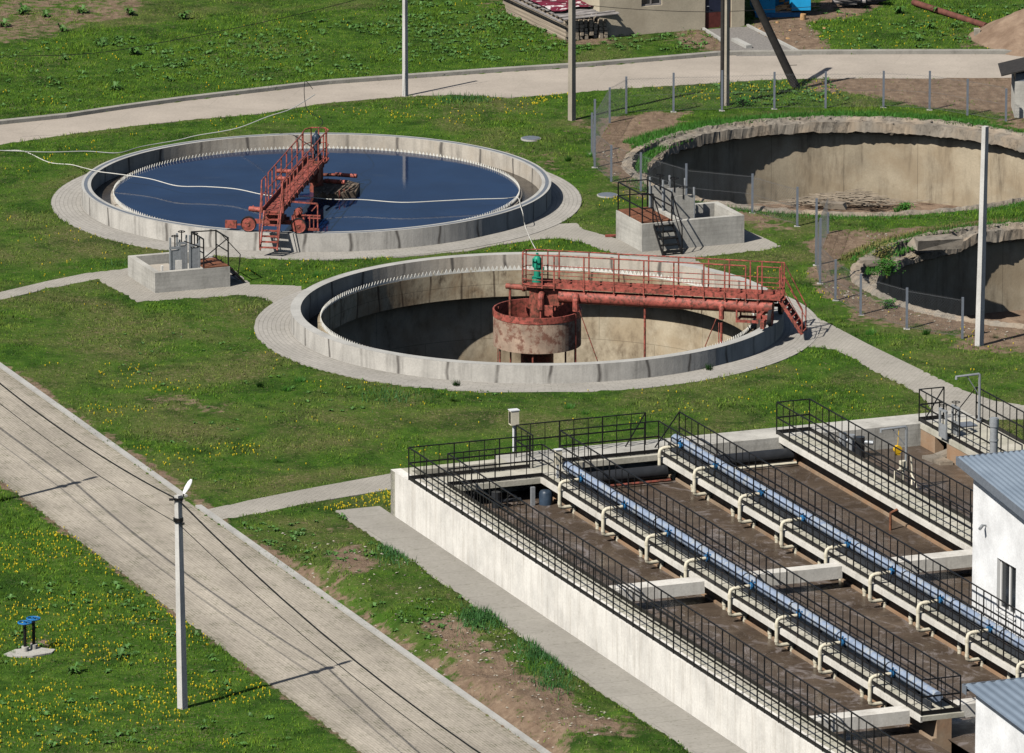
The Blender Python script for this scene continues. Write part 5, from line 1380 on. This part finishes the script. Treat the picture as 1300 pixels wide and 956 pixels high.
# soil heap
p=P(1303,52); mb=MB(); n1,n2=46,14
for i in range(n2+1):
    for k in range(n1):
        a=2*math.pi*k/n1; r=2.5*i/n2*(1+.12*math.sin(3*a)); x,y=r*math.cos(a),r*1.3*math.sin(a)
        f=i/n2; z=1.5*(1-f)**.9*(1)+.22*(float(fbm(np.array([x*2+9]),np.array([y*2]),1.,4)[0])-.5)*(1-f*.6)-.03
        mb.v.append((x,y,z))
for i in range(n2):
    for k in range(n1): mb.face([i*n1+k,i*n1+(k+1)%n1,(i+1)*n1+(k+1)%n1,(i+1)*n1+k])
tag(mb.build('soil_heap',M['soil'],loc=(p[0],p[1],0)),'tall heap of bare brown soil at the top right corner','soil heap')
p=P(1240,50); mb=MB().box(-.13,.13,-.1,.1,-.05,.5); mb.v=[(x*random.uniform(.7,1.2),y*random.uniform(.7,1.2),z) for x,y,z in mb.v]; tag(mb.build('boulder',M['stone'],loc=p),'pale upright stone at the left foot of the soil heap','stone')
a_,b_=P(1160,3,.2),P(1252,33,.15); mb=MB().tube([(0,0,.2),(b_[0]-a_[0],b_[1]-a_[1],.15)],.14,12)
tag(mb.build('rusty_pipe',M['oldrust'],loc=(a_[0],a_[1],0),smooth=True),'long rusty pipe lying in the grass left of the soil heap','pipe')
for k,(u,v,lab) in enumerate(((1078,10,'grey weathered log pile behind the yard, left end'),(1105,7,'grey weathered log pile behind the yard, right end'))):
    p=P(u,v); mb=MB()
    for i in range(14): y=random.uniform(-.3,.5); z=.15+random.uniform(0,.5); x=random.uniform(-.2,.2); mb.tube([(x-.55,y,z),(x+.55,y+random.uniform(-.3,.3),z+random.uniform(-.15,.15))],.11,8)
    tag(mb.build('log_pile',M['woodg'],loc=p),lab,'logs')
# kerb stones by the drive
for (u0,v0,u1,v1,lab) in ((932,52.5,951,62,'thick pale kerb block lying beside the gravel drive'),(949,34,1014,67,'long thin kerb line on the right of the gravel drive'),(891,37,922,56,'thin kerb line on the left of the gravel drive')):
    a_,b_=P(u0,v0),P(u1,v1); th=.28 if v0==52.5 else .1
    mb=MB().bar((0,0,.06),(b_[0]-a_[0],b_[1]-a_[1],.06),th,.2 if th>.2 else .12); tag(mb.build('kerb_stone',M['conc_rim'],loc=a_),lab,'kerb stone')
# little hut at the right edge
p=P(1288,151); t=thing('hut','small pale block hut with a tilted sheet roof at the right edge','hut',p)
mb=MB(); mb.box(0,3,0,2.5,-.1,1.62); mb.build('wall',M['block'],t)
MB().box(.02,3,-.0,2.5,1.62,1.95).build('gable_band',M['post'],t)
mb=MB(); mb.bar((-.6,1.0,1.90),(3.3,1.0,2.85),2.5,.05); mb.build('roof',M['polewood'],t)

# ------------------------------------------------------------------ camera, light, world
cam=bpy.data.cameras.new('camera'); co=bpy.data.objects.new('camera',cam); col.objects.link(co)
cam.sensor_width=36; cam.sensor_fit='HORIZONTAL'; cam.lens=FPX/1300*36; cam.shift_y=-44.5/1300; cam.clip_start=1; cam.clip_end=5000
co.location=(0,0,HC); co.rotation_euler=(math.pi/2-TH,0,0)
sc=bpy.context.scene; sc.camera=co
sun=bpy.data.lights.new('sun','SUN'); so=bpy.data.objects.new('sun',sun); col.objects.link(so)
sun.energy=5.0; sun.angle=R(.5); sun.color=(1,.955,.88)
dv=Vector((SUN[0]*math.cos(R(SEL)),SUN[1]*math.cos(R(SEL)),-math.sin(R(SEL))))
so.rotation_euler=dv.to_track_quat('-Z','Y').to_euler(); so.location=(0,280,60)
w=bpy.data.worlds.new('World'); sc.world=w; w.use_nodes=True; nt=w.node_tree
sky=nt.nodes.new('ShaderNodeTexSky'); sky.sky_type='NISHITA'; sky.sun_disc=False; sky.sun_elevation=R(SEL)
# direction towards the sun
sx,sy=-SUN[0],-SUN[1]; sky.sun_rotation=math.atan2(sx,sy)
bg=nt.nodes['Background']; bg.inputs['Strength'].default_value=.05; nt.links.new(sky.outputs[0],bg.inputs['Color'])
sc.view_settings.view_transform='Standard'; sc.view_settings.look='None'; sc.view_settings.exposure=.14; sc.view_settings.gamma=1
sc.render.engine='CYCLES'; sc.cycles.diffuse_bounces=0
